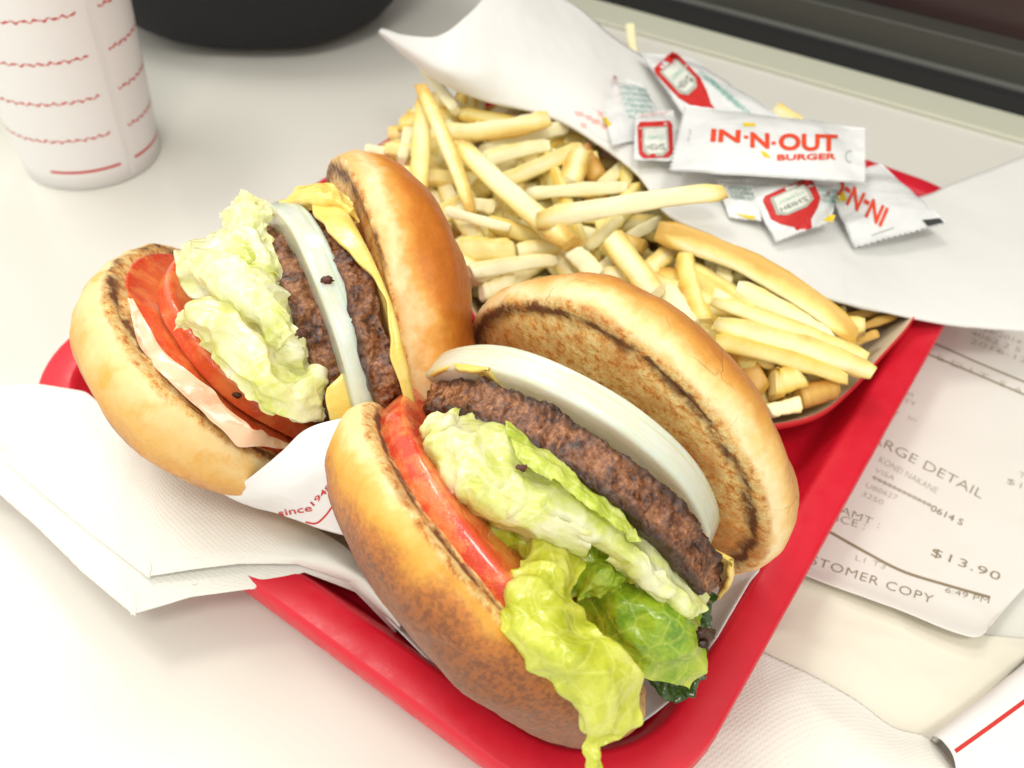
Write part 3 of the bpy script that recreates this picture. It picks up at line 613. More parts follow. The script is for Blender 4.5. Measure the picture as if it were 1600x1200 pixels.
# ------------------------------------------------------------------ sheets of paper
def sheet(name, ctrl, mat_, nu=90, nv=40, amp=.05, freq=.35, seed=0, fine=.01, thick=.03, parent=None, mode='z', crisp=False):
    f = pz if mode == 'z' else pd
    if crisp:
        k = len(ctrl); C_ = [];
        for i in range(k - 1):
            for t in (0, .04, .96): C_.append([tuple(np.array(a, float) * (1 - t) + np.array(b, float) * t) for a, b in zip(ctrl[i], ctrl[i + 1])])
        ctrl = C_ + [ctrl[-1]]; nu = 180
    G = surf([[f(*p) for p in row] for row in ctrl], nu, nv)
    if crisp:
        for _ in range(60):
            k_ = int(nv * .8); G[1:-1, :k_] = (G[:-2, :k_] + G[2:, :k_] + 2 * G[1:-1, :k_]) / 4
        for _ in range(3): G[:, 1:-1] = (G[:, :-2] + G[:, 2:] + 2 * G[:, 1:-1]) / 4
    N_ = gnormals(G)
    L_u = np.concatenate([[0], np.cumsum(np.linalg.norm(np.diff(G[:, nv // 2], axis=0), axis=1))]); L_v = np.concatenate([[0], np.cumsum(np.linalg.norm(np.diff(G[nu // 2], axis=0), axis=1))])
    V = G.copy(); UVs = []
    for i in range(nu):
        for j in range(nv):
            p = G[i, j]; a = 1 - abs(fbm(p * freq + seed, 2)) * 2
            V[i, j] = p + N_[i, j] * (a * amp + fbm(p * 1.7 + seed, 2) * fine); UVs.append((L_u[i], L_v[j]))
    V = V.reshape(-1, 3); Fc = gridfaces(nu, nv)
    o = mk(name, V, Fc, mat_, parent, uv=UVs, solid=thick); return o, bvh(V, Fc)
PAPER = paper('liner_paper', lin(228, 227, 224), None, .5, .2, .25)
fr = [(592, 50), (640, 92), (690, 130), (745, 155), (800, 167), (870, 187), (945, 232), (1000, 278), (1045, 337), (1120, 372), (1200, 428), (1280, 463), (1380, 487), (1480, 506), (1620, 518)]
bk = [(596, 46), (640, 57), (690, 56), (738, 18), (800, -40), (890, 2), (960, 60), (1040, 110), (1130, 152), (1210, 198), (1290, 240), (1350, 285), (1422, 310), (1500, 283), (1620, 236)]
zf = [6, 6.2, 6.2, 5.9, 5.7, 5.6, 5.6, 5.6, 5.7, 5.5, 5.1, 4.6, 3.7, 3.0, 2.5]; zb = [6.2, 7, 7.6, 8.2, 8.6, 7.2, 6, 5.2, 4.8, 4.5, 4.2, 3.8, 3.3, 3.2, 2.9]
ctrl = []
for (f, b, z0, z1) in zip(fr, bk, zf, zb):
    f = np.array(f, float); b = np.array(b, float); r = f - b
    ctrl.append([(*(f + r * .0 + (0, 0)), z0 - .25), (*(f * .97 + b * .03), z0), (*(f * .7 + b * .3), z0 * .7 + z1 * .3 + .25), (*(f * .35 + b * .65), z0 * .35 + z1 * .65 + .2), (*b, z1)])
liner, T_LIN = sheet('paper_sheet', ctrl, PAPER, 170, 50, amp=.05, freq=.2, seed=5, fine=.02)
tag(liner, 'large white paper sheet draped over the fries with sauce packets lying on it', 'paper')
# faint round print on it
ring = [(938 + 42 * math.cos(t) , 208 + 14 * math.sin(t) + 12 * math.cos(t)) for t in np.linspace(.2, 3.6, 12)]
ring = [(925, 170), (960, 185), (978, 210), (972, 225), (945, 220), (915, 200)]
pline('faint_ring_print', ring, 1.5, T_LIN, simple('faint_grey_ink', lin(206, 206, 202), .6), liner)
for k, (x, y, q) in enumerate([(905, 178, 9), (920, 184, 7), (930, 190, 9), (912, 196, 6), (945, 198, 7), (938, 178, 5)]):
    pshape('faint_print', [(x - q, y - 4), (x + q * .6, y - 3), (x + q, y + 5), (x - q * .4, y + 4)], T_LIN, INK_PALE, liner)

# folded napkin on the left
NAP = paper('embossed_napkin', lin(231, 229, 221), (3.4, .32), .75, .15, .2)
top = [(-60, 606), (60, 600), (135, 612), (190, 660), (262, 715), (360, 755), (450, 800), (535, 850), (590, 905), (628, 978)]
mid = [(-60, 705), (0, 715), (70, 775), (150, 840), (230, 901), (300, 890), (373, 881), (464, 880), (545, 908), (622, 980)]
bot = [(-60, 745), (0, 773), (60, 825), (130, 895), (208, 960), (299, 933), (395, 920), (475, 894), (556, 925), (616, 985)]
zt = [2.3, 2.9, 3.0, 3.0, 2.9, 2.75, 2.7, 2.7, 2.5, 1.8]; zm = [1.4, 1.6, 1.9, 2.2, 2.6, 2.8, 2.95, 2.95, 2.4, 1.7]
c1 = [[(*t, z), (*(np.array(t) * .6 + np.array(b) * .4), z * .6 + q * .4 + .35), (*(np.array(t) * .25 + np.array(b) * .75), z * .25 + q * .75 + .25), (*b, q)] for t, b, z, q in zip(top, mid, zt, zm)]
c2 = [[(*(np.array(t) * .6 + np.array(b) * .4), z * .6 + q * .4 - .05), (*(np.array(t) * .3 + np.array(b) * .7), z * .3 + q * .7 - .3), (*b, q - .5)] for t, b, z, q in zip(top, bot, zt, zm)]
nk = thing('napkin', pz(230, 800, 0).tolist(), 'folded white embossed napkin draped over the left edge of the red tray', 'napkin')
sheet('upper_fold', c1, NAP, 100, 60, amp=.02, seed=3, parent=nk, crisp=True); sheet('lower_fold', c2, NAP, 100, 30, amp=.02, seed=8, parent=nk, crisp=True)
# napkin lower right
c3 = [[(1060, 1240, .35), (1090, 1130, .3), (1175, 1012, .3)], [(1180, 1260, .5), (1215, 1130, .7), (1235, 1040, .35)], [(1330, 1270, .6), (1330, 1170, .9), (1330, 1090, .4)], [(1420, 1280, .6), (1400, 1200, 1.0), (1392, 1135, .45)], [(1500, 1290, .5), (1480, 1220, .8), (1455, 1158, .4)], [(1560, 1300, .4), (1540, 1260, .4), (1520, 1225, .3)]]
n2, _ = sheet('napkin', c3, NAP, 70, 40, amp=.05, seed=13); tag(n2, 'white embossed napkin lying flat on the table by the lower right corner of the tray', 'napkin')
# thin cream sheet lying under the receipt
CREAM = paper('cream_surface', lin(226, 221, 206), None, .5, .2, .3)
c4 = [[(1130, 1060, .08), (1180, 960, .1), (1280, 860, .12)], [(1260, 1090, .1), (1290, 1020, .35), (1390, 930, .2)], [(1380, 1140, .12), (1400, 1060, .3), (1500, 985, .25)], [(1455, 1170, .12), (1540, 1090, .3), (1630, 1000, .2)]]
wp, _ = sheet('cream_sheet', c4, CREAM, 60, 50, amp=.08, seed=17); tag(wp, 'thin cream sheet lying on the table below the receipt', 'paper')
# receipt
REC = paper('receipt_paper', lin(229, 225, 219), None, .45, .1, .12)
c5 = [[(1270, 470, .15), (1240, 600, .15), (1180, 760, .2), (1160, 830, .25), (1175, 868, .5)], [(1440, 480, .15), (1400, 620, .15), (1340, 790, .2), (1300, 880, .35), (1290, 912, .7)],
      [(1560, 500, .2), (1530, 640, .2), (1460, 820, .25), (1410, 915, .45), (1395, 950, .8)], [(1680, 520, .2), (1650, 680, .2), (1590, 850, .3), (1535, 955, .5), (1515, 995, .9)], [(1760, 540, .2), (1740, 690, .2), (1660, 850, .3), (1585, 935, .4), (1548, 978, .7)]]
rc, T_REC = sheet('receipt', c5, REC, 80, 80, amp=.02, seed=19, thick=.015); tag(rc, 'long white till receipt with printed totals lying partly under the tray', 'receipt')
R_ = lambda s, a, b, h, mt=INK_B, bold=-.018, sp=1.0: ptext(s, a, b, h, T_REC, mt, rc, bold, spacing=sp)
pline('printed_rule', [(1400, 515), (1455, 535), (1530, 568), (1600, 597), (1680, 630)], 2.4, T_REC, INK_B, rc)
pline('printed_rule', [(1395, 530), (1446, 552), (1520, 583), (1600, 617), (1680, 652)], 2.4, T_REC, INK_B, rc)
R_('C R E D I T  S A L E', (1410, 540), (1640, 636), 9, INK_B2)
for y, s in ((0, '10/26/2014 06:48'), (13, '4062 2 5 0 19'), (26, '2016-12-19')):
    R_(s, (1515, 510 + y), (1640, 556 + y), 8, INK_B2)
R_('ITEM', (1395, 612), (1425, 622), 7, INK_B2); R_('QTY', (1398, 624), (1430, 636), 7, INK_B2); R_('NET  In', (1370, 640), (1430, 660), 7, INK_B2)
R_('CHARGE DETAIL', (1318, 668), (1532, 780), 15, INK_B)
R_('KONEI NAKANE', (1372, 722), (1462, 772), 10, INK_B2); R_('VISA', (1366, 738), (1396, 752), 8, INK_B2)
R_('************0614 S', (1360, 752), (1502, 822), 10, INK_B, 0); R_('UB0627', (1352, 762), (1400, 782), 8, INK_B2); R_('3250', (1346, 775), (1378, 790), 8, INK_B2)
R_('AMT :', (1312, 802), (1372, 826), 12, INK_B); R_('PRICE :', (1280, 808), (1350, 828), 12, INK_B)
R_('TOTAL', (1590, 745), (1650, 770), 9, INK_B2); R_('$13.90', (1572, 755), (1650, 785), 9, INK_B2)
R_('$13.90', (1454, 868), (1560, 908), 13, INK_B, -.01, 1.1)
pline('printed_rule', [(1240, 800), (1297, 832), (1350, 862), (1410, 893), (1480, 915), (1547, 934)], 4.2, T_REC, INK_B, rc)
R_('L1 T3', (1336, 876), (1382, 890), 9, INK_B2); R_('6:49 PM', (1476, 926), (1544, 944), 9, INK_B)
R_('CUSTOMER COPY', (1225, 868), (1455, 944), 14, INK_B, -.012, 1.1)
# paper with the rolled edge and a red stripe
c6 = [[(1452, 1158, .3), (1458, 1150, 1.0), (1475, 1160, 1.25), (1492, 1190, 1.0), (1500, 1260, .5)], [(1535, 1098, .3), (1538, 1090, 1.0), (1556, 1102, 1.25), (1575, 1140, 1.0), (1600, 1230, .5)], [(1610, 1040, .3), (1612, 1030, 1.0), (1630, 1044, 1.25), (1660, 1090, 1.0), (1700, 1190, .5)], [(1680, 990, .3), (1684, 980, 1.0), (1700, 996, 1.25), (1740, 1040, 1.0), (1800, 1140, .5)]]
sp, T_SP = sheet('paper_placemat', c6, PAPER, 50, 60, amp=.02, seed=23); tag(sp, 'white paper with a rolled edge and red stripe at the lower right corner', 'paper')
pline('red_stripe', [(1486, 1178), (1545, 1136), (1600, 1096), (1660, 1052)], 7, T_SP, INK_R, sp)

# wrapper under the burgers
WRAP = paper('burger_wrap', lin(233, 232, 232), None, .42, .12, .15)
bw = thing('burger_wrapper', pz(700, 900, .6).tolist(), 'white printed paper wrapper tucked between the two burgers', 'wrapper')
c7 = [[(352, 772, 24.4), (372, 782, 24.8), (400, 792, 25.6)], [(395, 742, 23.4), (415, 775, 23.9), (432, 800, 25.2)], [(440, 706, 22.8), (455, 760, 22.9), (470, 815, 24.6)], [(478, 672, 22.6), (490, 740, 22.3), (500, 825, 24.2)],
      [(530, 655, 22.4), (535, 740, 22.2), (540, 835, 24.0)], [(600, 645, 22.6), (600, 740, 23.0), (600, 850, 24.2)], [(660, 660, 24.5), (660, 760, 25.0), (660, 850, 25.5)]]
_, T_W = sheet('wrapper_sleeve', c7, WRAP, 90, 60, amp=.03, seed=29, parent=bw, mode='d'); WS = _
ptext('since', (437, 806), (489, 797), 11, T_W, INK_R, WS, .006, updir=(-.35, -1)); ptext('1948', (491, 790), (520, 760), 9, T_W, INK_R, WS, .006, updir=(-.75, -.7))
pline('red_print_line', [(478, 815), (494, 817), (508, 806), (520, 790)], 3, T_W, INK_R, WS)
cen = [(850, 930, .75)]
bd = [(455, 790, 2.6), (520, 865, 2.2), (585, 945, 1.9), (650, 1015, 1.9), (760, 1118, 1.9), (880, 1166, 1.7), (965, 1152, 1.6), (1050, 1092, 1.9), (1112, 1010, 2.3), (1168, 915, 2.5), (1190, 860, 2.2), (1150, 700, 1.5), (950, 560, 1.3), (700, 560, 1.3), (520, 640, 1.5), (455, 790, 2.6)]
c8 = [[(850, 850, .75), (850 + (x - 850) * .35, 850 + (y - 850) * .35, .65), (850 + (x - 850) * .75, 850 + (y - 850) * .75, .75), (850 + (x - 850) * .92, 850 + (y - 850) * .92, .9 + (z - .9) * .35), (x, y, z)] for x, y, z in bd]
wb, _ = sheet('wrapper_base', c8, WRAP, 120, 36, amp=.03, seed=31, parent=bw)

# ------------------------------------------------------------------ fries in their box
BOXP = paper('carton_inside', lin(222, 204, 176), None, .6, .05, .1)
ctr = pz(1010, 420, .6)
rimpts = [(690, 320), (700, 400), (760, 520), (850, 600), (1000, 655), (1110, 672), (1210, 663), (1280, 645), (1330, 606), (1372, 560), (1425, 498), (1440, 450), (1380, 360), (1200, 250), (950, 170), (800, 190), (720, 250)]
zr = [3.4] * 5 + [3.1, 3.0, 3.0, 3.05, 3.1, 3.3] + [3.2] * 6
RP = catmull(np.array([pz(x, y, z) for (x, y), z in zip(rimpts, zr)] + [pz(*rimpts[0], zr[0])]), 120)[:-1]
V = []; nR = len(RP)
for p in RP:
    q = ctr + (p - ctr) * .84; q[2] = .65; c_ = ctr.copy(); c_[2] = .65
    p_in = p + (ctr - p) / np.linalg.norm(ctr - p) * .05
    V += [c_ + (q - c_) * .02, q * 1.0, q + (p - q) * .5, p_in, p + (0, 0, .02)]
boxo = thing('fries_box', [ctr[0], ctr[1], .55], 'shallow red paper box with cream inside holding the heap of fries', 'fries box')
mk('box_inside', V, gridfaces(nR, 5, True), BOXP, boxo)
V = []
for p in RP:
    q = ctr + (p - ctr) * .86; q[2] = .6; o_ = (p - ctr); o_[2] = 0; o_ /= np.linalg.norm(o_)
    V += [p + (0, 0, .02), p + o_ * .05, p + o_ * .05 - (0, 0, .25), (q + p) / 2 + o_ * .05, q + o_ * .05]
mk('box_outside', V, gridfaces(nR, 5, True), simple('red_card', lin(206, 40, 44), .45, (6, .1, .02)), boxo)

def fry_mat(name, pale, edge, brown):
    m = NT(name); m.coords(); x, y, z = m.sep()[:3]
    oi = m.n('ShaderNodeObjectInfo')
    e = m.math('MULTIPLY', m.math('ABSOLUTE', y), m.math('ABSOLUTE', z))
    n1 = m.noise(1.6, 4, .6); n2 = m.noise(8, 3, .6)
    ef = m.math('ADD', m.math('MULTIPLY', e, 8.5), m.math('MULTIPLY', m.math('SUBTRACT', n1, .5), .9))
    tip = m.math('MULTIPLY', m.math('POWER', m.math('DIVIDE', m.math('ABSOLUTE', x), 3.4), 4.0), 1.15)
    ef = m.math('ADD', m.math('ADD', ef, tip), m.math('MULTIPLY', m.math('SUBTRACT', oi.outputs['Random'], .5), .85))
    c = m.ramp(m.math('MULTIPLY', ef, .62), [(.2, lin(*pale)), (.6, lin(*edge)), (.97, lin(*brown))])
    c = m.mix(m.math('MULTIPLY', n2, .18), c, lin(*edge))
    m.set(Base_Color=c, Roughness=.42, Subsurface_Weight=.12, Subsurface_Scale=.004, Coat_Weight=.12, Coat_Roughness=.3)
    m.bump(n1, .35, .08); m.bump(n2, .4, .03); return m.m
FRY = fry_mat('fried_potato', (252, 244, 204), (242, 220, 134), (214, 168, 76))
FRYB = fry_mat('browned_potato', (214, 170, 84), (188, 132, 50), (128, 76, 30))
FRYT = fry_mat('golden_potato', (246, 230, 158), (234, 202, 94), (200, 146, 54))
def fry_mesh(L, wd, hg, bend, seed):
    nu, nv = 14, 12; V = []; Fc = []
    s1 = .35 * math.sin(seed * 3.1); s2 = .35 * math.sin(seed * 5.7)
    for i in range(nu):
        u = i / (nu - 1) * 2 - 1; end = min(1, (1 - abs(u)) * 9 + .72)
        for j in range(nv):
            a = 2 * math.pi * (j + .5) / nv; c, s = math.cos(a), math.sin(a)
            cy = math.copysign(abs(c) ** .3, c) * wd / 2 * end; cz = math.copysign(abs(s) ** .3, s) * hg / 2 * end
            x = u * L / 2 + (cy * (s1 if u > 0 else s2) if abs(u) > .8 else 0)
            taper = 1 - .12 * u * math.sin(seed) + fbm((u * 1.6, seed, 0), 2) * .16
            k = 1 + fbm((u * 3.2, c * 1.2 + seed, s * 1.2), 3) * .16
            V.append((x, cy * taper * k + bend * (1 - u * u), cz * taper * k + math.sin(seed * 1.7) * .12 * L / 6 * (1 - u * u)))
    Fc = gridfaces(nu, nv)
    for i in range(nu - 1):
        a = i * nv + nv - 1; b = (i + 1) * nv + nv - 1; Fc.append((a, b, (i + 1) * nv, i * nv))
    Fc.append(tuple(reversed(range(nv)))); Fc.append(tuple((nu - 1) * nv + j for j in range(nv)))
    me = bpy.data.meshes.new('fry'); me.from_pydata((np.array(V) * S).tolist(), [], Fc)
    me.polygons.foreach_set('use_smooth', [True] * (len(Fc) - 2) + [False, False]); me.materials.append(FRY)
    return me
NF = [0]
def fry(p, q, wd, hg, bend=0, label=None, mat_=None, roll=None, group='french fries heaped in the box'):
    p, q = np.array(p), np.array(q); L = float(np.linalg.norm(q - p)); NF[0] += 1
    me = fry_mesh(L, wd, hg, bend, NF[0] * 1.37)
    if mat_: me.materials[0] = mat_
    o = bpy.data.objects.new('french_fry', me); link(o)
    if label is None:
        fx, fy, _ = topx((p + q) / 2)
        zone = ('at the left end behind the left burger' if fx < 760 else 'in the upper middle below the paper edge' if fy < 330 and fx < 1050 else 'in the gap above the front burger' if fx < 1050 else 'hidden under the white paper' if fy < 420 else 'at the right end of the box' if fx > 1220 else 'behind the front bun rim')
        label = {'fried_potato': 'pale', 'browned_potato': 'browned', 'golden_potato': 'golden'}[(mat_ or FRY).name] + ' french fry lying in the heap ' + zone
    x = Vector((q - p) / L); zc = Vector((CAM - (p + q) / 2)).normalized() if roll is None else Vector((math.sin(roll), math.cos(roll), .4))
    y = zc.cross(x).normalized(); z = x.cross(y).normalized()
    M = Matrix((x, y, z)).transposed().to_4x4(); M.translation = Vector((p + q) / 2 * S); o.matrix_world = M
    tag(o, label or 'pale golden french fry lying among the others in the heap', 'french fry', group); return o
H = [  # x1,y1,z1, x2,y2,z2, width px, bend, kind, label
(658, 136, 6.6, 738, 335, 5.2, 24, .1, 0, 'long narrow fry leaning down from the upper left tip of the heap'),
(662, 158, 6.0, 654, 300, 4.9, 30, 0, 0, 'broad upright pale fry at the left end of the heap behind the left burger'),
(658, 100, 5.4, 714, 174, 5.0, 18, 0, 0, 'thin fry whose tip pokes out from under the paper at the upper left'),
(690, 204, 6.2, 856, 184, 6.0, 30, -.25, 0, 'thick curved fry lying just below the paper edge at the upper left of the heap'),
(752, 236, 5.2, 884, 200, 5.0, 26, .1, 0, 'pale fry second below the paper edge, its right end under the sheet'),
(752, 252, 5.6, 856, 228, 5.4, 26, .1, 0, 'short whitish fry ending on the long diagonal fry left of centre'),
(782, 285, 5.5, 908, 232, 5.3, 28, 0, 0, 'fry slanting up to the right beside the brownish square fry end'),
(720, 228, 6.0, 893, 382, 5.8, 36, -.1, 0, 'longest diagonal fry crossing the left half of the heap from upper left'),
(822, 302, 5.3, 978, 292, 5.1, 22, 0, 0, 'narrow level fry just above the long fry that reaches the packets'),
(838, 345, 6.2, 1132, 300, 7.1, 33, .1, 0, 'long pale fry whose cut end rests on the paper beside the sauce packets'),
(698, 330, 5.4, 797, 357, 5.2, 17, 0, 0, 'thin fry right of the left burger, its dark spotted end to the right'),
(742, 318, 4.9, 775, 325, 4.9, 24, 0, 0, None),
(602, 232, 4.4, 650, 236, 4.4, 22, 0, 2, 'fry with a dark burnt end peeking out above the left burger'),
(572, 232, 4.0, 606, 238, 4.0, 16, 0, 0, 'pale fry tip just above the top of the left burger bun'),
(638, 204, 4.6, 628, 252, 4.4, 18, 0, 0, None),
(1028, 362, 5.6, 1338, 528, 4.6, 42, .5, 0, 'longest thick fry with a brown upper edge running along the paper to the right'),
(1112, 470, 5.3, 1352, 560, 4.2, 27, .1, 0, 'upper fry of the parallel bundle pointing right at the end of the heap'),
(1118, 505, 5.2, 1360, 582, 4.1, 34, .15, 0, 'lowest and thickest fry of the parallel bundle at the right end'),
(1116, 532, 4.9, 1322, 592, 4.0, 28, .1, 2, 'golden fry beneath the parallel bundle at the right end'),
(1152, 450, 5.1, 1300, 532, 4.6, 30, .1, 0, 'fry wedged between the thick brown edged fry and the parallel bundle'),
(1072, 398, 5.2, 1102, 505, 4.8, 32, -.2, 2, 'short bent golden fry standing between the front bun and the long thick fry'),
(1132, 420, 4.7, 1126, 480, 4.6, 30, 0, 0, None),
(958, 375, 5.6, 1024, 462, 5.2, 42, 0, 0, 'broad short fry standing behind the top of the front burger bun'),
(1042, 455, 4.9, 1080, 508, 4.8, 34, 0, 0, 'whitish fry end just behind the rim of the front burger bun'),
(1010, 425, 4.7, 1056, 384, 4.7, 30, 0, 0, None), (895, 392, 5.5, 936, 432, 5.1, 34, 0, 0, None), (916, 390, 4.9, 968, 342, 4.8, 22, 0, 0, None),
(735, 425, 5.0, 868, 406, 4.8, 27, .05, 0, 'level fry with a pointed right end between the two burgers'),
(712, 388, 4.6, 805, 392, 4.6, 40, 0, 2, None), (752, 458, 4.4, 800, 438, 4.4, 30, 0, 0, 'short fry end in the gap between the two burger buns'),
(808, 392, 4.7, 872, 384, 4.7, 30, 0, 0, None), (938, 292, 4.7, 978, 256, 4.8, 22, 0, 0, None), (984, 258, 4.9, 974, 302, 4.7, 22, 0, 2, None),
(905, 236, 4.8, 936, 282, 4.6, 38, 0, 1, 'brownish square fry end close under the paper edge near the packets'),
(1305, 500, 3.0, 1380, 482, 2.9, 16, 0, 1, None), (1318, 520, 2.9, 1396, 494, 2.8, 14, 0, 1, None), (1325, 538, 3.3, 1368, 522, 3.3, 16, 0, 1, None),
(1206, 600, 3.9, 1250, 588, 4.0, 44, 0, 2, 'stubby fry at the front right corner of the box'), (1248, 622, 3.5, 1306, 604, 3.5, 40, 0, 1, 'browned stubby fry against the front rim of the box'),
(1200, 642, 3.6, 1248, 632, 3.6, 26, 0, 0, None), (1150, 545, 4.0, 1194, 608, 3.8, 30, 0, 1, None), (985, 42, 5.2, 990, 92, 5.0, 15, 0, 0, 'lone fry tip sticking up beyond the paper near the window'),
(1210, 172, 5.4, 1258, 200, 5.2, 27, 0, 0, 'fry tip showing above the paper beyond the sauce packets'), (932, 425, 4.6, 964, 400, 4.6, 20, 0, 0, None), (980, 372, 4.7, 1030, 346, 4.7, 20, 0, 0, None),
(905, 240, 5.1, 890, 290, 5.0, 40, 0, 0, None), (862, 330, 4.6, 960, 340, 4.6, 30, 0, 2, None), (765, 350, 4.7, 840, 372, 4.6, 30, 0, 2, None), (1180, 470, 4.4, 1190, 540, 4.4, 30, 0, 2, None)]
for x1, y1, z1, x2, y2, z2, wp_, bd_, kd, lb in H:
    p, q = pz(x1, y1, z1), pz(x2, y2, z2); dep = ((p + q) / 2 - CAM) @ fw; wcm = wp_ * dep / F_PX * .92
    fry(p, q, wcm, min(.85, max(.5, wcm * random.uniform(.8, 1.05))), bd_, lb, (FRY, FRYB, FRYT)[kd])
# the rest of the heap
foot = [(640, 190), (690, 300), (760, 460), (880, 520), (1050, 580), (1170, 610), (1300, 572), (1355, 495), (1300, 430), (1100, 330), (960, 250), (860, 190), (760, 165)]
FP = np.array([pz(x, y, 3.6)[:2] for x, y in foot])
def inside(p):
    c = False; n = len(FP); j = n - 1
    for i in range(n):
        if (FP[i, 1] > p[1]) != (FP[j, 1] > p[1]) and p[0] < (FP[j, 0] - FP[i, 0]) * (p[1] - FP[i, 1]) / (FP[j, 1] - FP[i, 1]) + FP[i, 0]: c = not c
        j = i
    return c
for k in range(34):
    px, py = random.choice([(650, 240), (680, 200), (700, 270), (725, 330), (740, 400), (690, 330), (780, 350), (760, 300), (700, 180), (760, 430)])
    p = pz(px + random.uniform(-18, 18), py + random.uniform(-18, 18), random.uniform(3.0, 4.3)); a = random.uniform(0, math.pi); d = np.array([math.cos(a), math.sin(a), random.uniform(-.15, .15)]) * random.uniform(1.5, 2.6)
    fry(p - d, p + d, random.uniform(.6, .8), random.uniform(.6, .8), random.uniform(-.15, .15), None, random.choice([FRY, FRYT]), roll=random.uniform(0, 6.28))
cnt = 0; lo, hi = FP.min(0), FP.max(0)
while cnt < 190:
    p = lo + rng.random(2) * (hi - lo)
    if not inside(p): continue
    L = random.uniform(4, 7.5); a = random.uniform(0, math.pi); lay = cnt / 190
    z = 1.3 + 3.35 * lay + random.uniform(-.2, .2); dz = random.uniform(-.5, .5)
    d = np.array([math.cos(a), math.sin(a)]) * L / 2
    if not (inside(p + d * .9) and inside(p - d * .9)): 
        L *= .6; d *= .6
        if not (inside(p + d * .8) and inside(p - d * .8)): continue
    bad = False
    for e_ in (-1, 0, 1):
        w3 = np.array([*(p + d * e_), z + dz * e_ + .35]); x_, y_, q_ = topx(w3); h_ = hitd(T_LIN, x_, y_)
        if h_ is not None and q_ < h_[0] + .15: bad = True
    if bad: continue
    fry((*(p - d), z - dz), (*(p + d), z + dz), random.uniform(.52, .74), random.uniform(.5, .7), random.uniform(-.35, .35), None, random.choice([FRY, FRY, FRYT, FRYT, FRYT]), roll=random.uniform(0, 6.28)); cnt += 1

# ------------------------------------------------------------------ sauce packets
m = NT('packet_foil'); m.coords(); m.set(Base_Color=lin(232, 233, 233), Roughness=.28, Specular_IOR_Level=.5, Coat_Weight=.3, Coat_Roughness=.15); m.bump(m.noise(1.6, 4, .6, dist=1), .35, .08); FOIL = m.m
def packet(corners, zs, label, puff=.35, seed=0, serr=(True, True)):
    """corners a,b (one sealed end) and d,c (other sealed end): a-d and b-c are the long sides"""
    a, b, c, d = [pz(x, y, z) for (x, y), z in zip(corners, zs)]
    nu, nv = 64, 34; G = np.empty((nu, nv, 3))
    n0 = np.cross(b - a, d - a); n0 /= np.linalg.norm(n0); n0 *= 1 if n0 @ (CAM - a) > 0 else -1
    def build(sgn):
        for i in range(nu):
            for j in range(nv):
                u, v = i / (nu - 1), j / (nv - 1)
                p = (a * (1 - v) + b * v) * (1 - u) + (d * (1 - v) + c * v) * u
                e = max(0, min(1, (min(u, 1 - u) - .07) / .25)); s = math.sin(math.pi * v) ** .6 * (e * e * (3 - 2 * e)) ** .7
                wr = fbm((u * 5 + seed, v * 3, seed), 3) * .07 + fbm((u * 14 + seed, v * 2.2, 1), 2) * .035 * (1 - e)
                q = p + n0 * (sgn * puff * s + wr * (1 if sgn > 0 else .6))
                if (i == 0 and serr[0]) or (i == nu - 1 and serr[1]): q = q + (d - a) / np.linalg.norm(d - a) * (.05 if j % 2 else -.05)
                q = q + (b - a) / np.linalg.norm(b - a) * math.copysign(.10 * s, .5 - v) * abs(v - .5) * 2
                G[i, j] = q
        return G.copy().reshape(-1, 3)
    Vt = build(1); Vb = build(-.4) - n0 * .02; Fc = gridfaces(nu, nv)
    V = np.concatenate([Vt, Vb]); n = nu * nv; FF = Fc + [tuple(reversed([k + n for k in f])) for f in Fc]
    bdry = [i * nv for i in range(nu)] + [(nu - 1) * nv + j for j in range(1, nv)] + [i * nv + nv - 1 for i in range(nu - 2, -1, -1)] + [j for j in range(nv - 2, 0, -1)]
    for k in range(len(bdry)):
        p, q = bdry[k], bdry[(k + 1) % len(bdry)]; FF.append((p, q, q + n, p + n))
    o = mk('sauce_packet', V, FF, FOIL); tag(o, label, 'sauce packet', 'sauce packets on the paper sheet')
    return o, bvh(Vt, Fc)
def bottle(o, T, cx, cy, ax, wpx, lpx, cut=1.0, txt=True):
    """printed ketchup bottle; ax = unit pixel direction from foot to cap"""
    ax = np.array(ax, float); ax /= np.linalg.norm(ax); sd = np.array([-ax[1], ax[0]]); c = np.array([cx, cy], float)
    q = lambda s, t: tuple(c + sd * s * wpx / 2 + ax * t * lpx)
    out = [(-.85, 0), (-1, .06), (-1, .45), (-.75, .6), (-.35, .75), (-.25, .92), (.25, .92), (.35, .75), (.75, .6), (1, .45), (1, .06), (.85, 0)]
    pshape('bottle_print', [q(s, min(t, cut)) for s, t in out], T, INK_R, o, .02)
    pshape('bottle_label', [q(s, t) for s, t in ((-.72, .08), (-.75, .42), (-.4, .5), (.4, .5), (.75, .42), (.72, .08))], T, INK_LG, o, .032)
    pshape('bottle_label', [q(s, t) for s, t in ((-.6, .11), (-.62, .39), (-.35, .46), (.35, .46), (.62, .39), (.6, .11))], T, INK_W, o, .042)
    if txt:
        ptext('HEINZ', q(.55, .33) if sd[0] * 1 < 0 else q(-.55, .33), q(-.55, .33) if sd[0] < 0 else q(.55, .33), lpx * .08, T, INK_K, o, updir=tuple(ax), off=.052)
        ptext('TOMATO', q(.5, .21) if sd[0] < 0 else q(-.5, .21), q(-.5, .21) if sd[0] < 0 else q(.5, .21), lpx * .055, T, INK_G, o, updir=tuple(ax), off=.052)
def textlines(o, T, x, y, dx, dy, lx, ly, n, mt=INK_G, s='KETCHUP GROWN NOT MADE'):
    for k in range(n): ptext(s[k * 3 % 8:][:12], (x + lx * k, y + ly * k), (x + lx * k + dx, y + ly * k + dy), 6, T, mt, o)
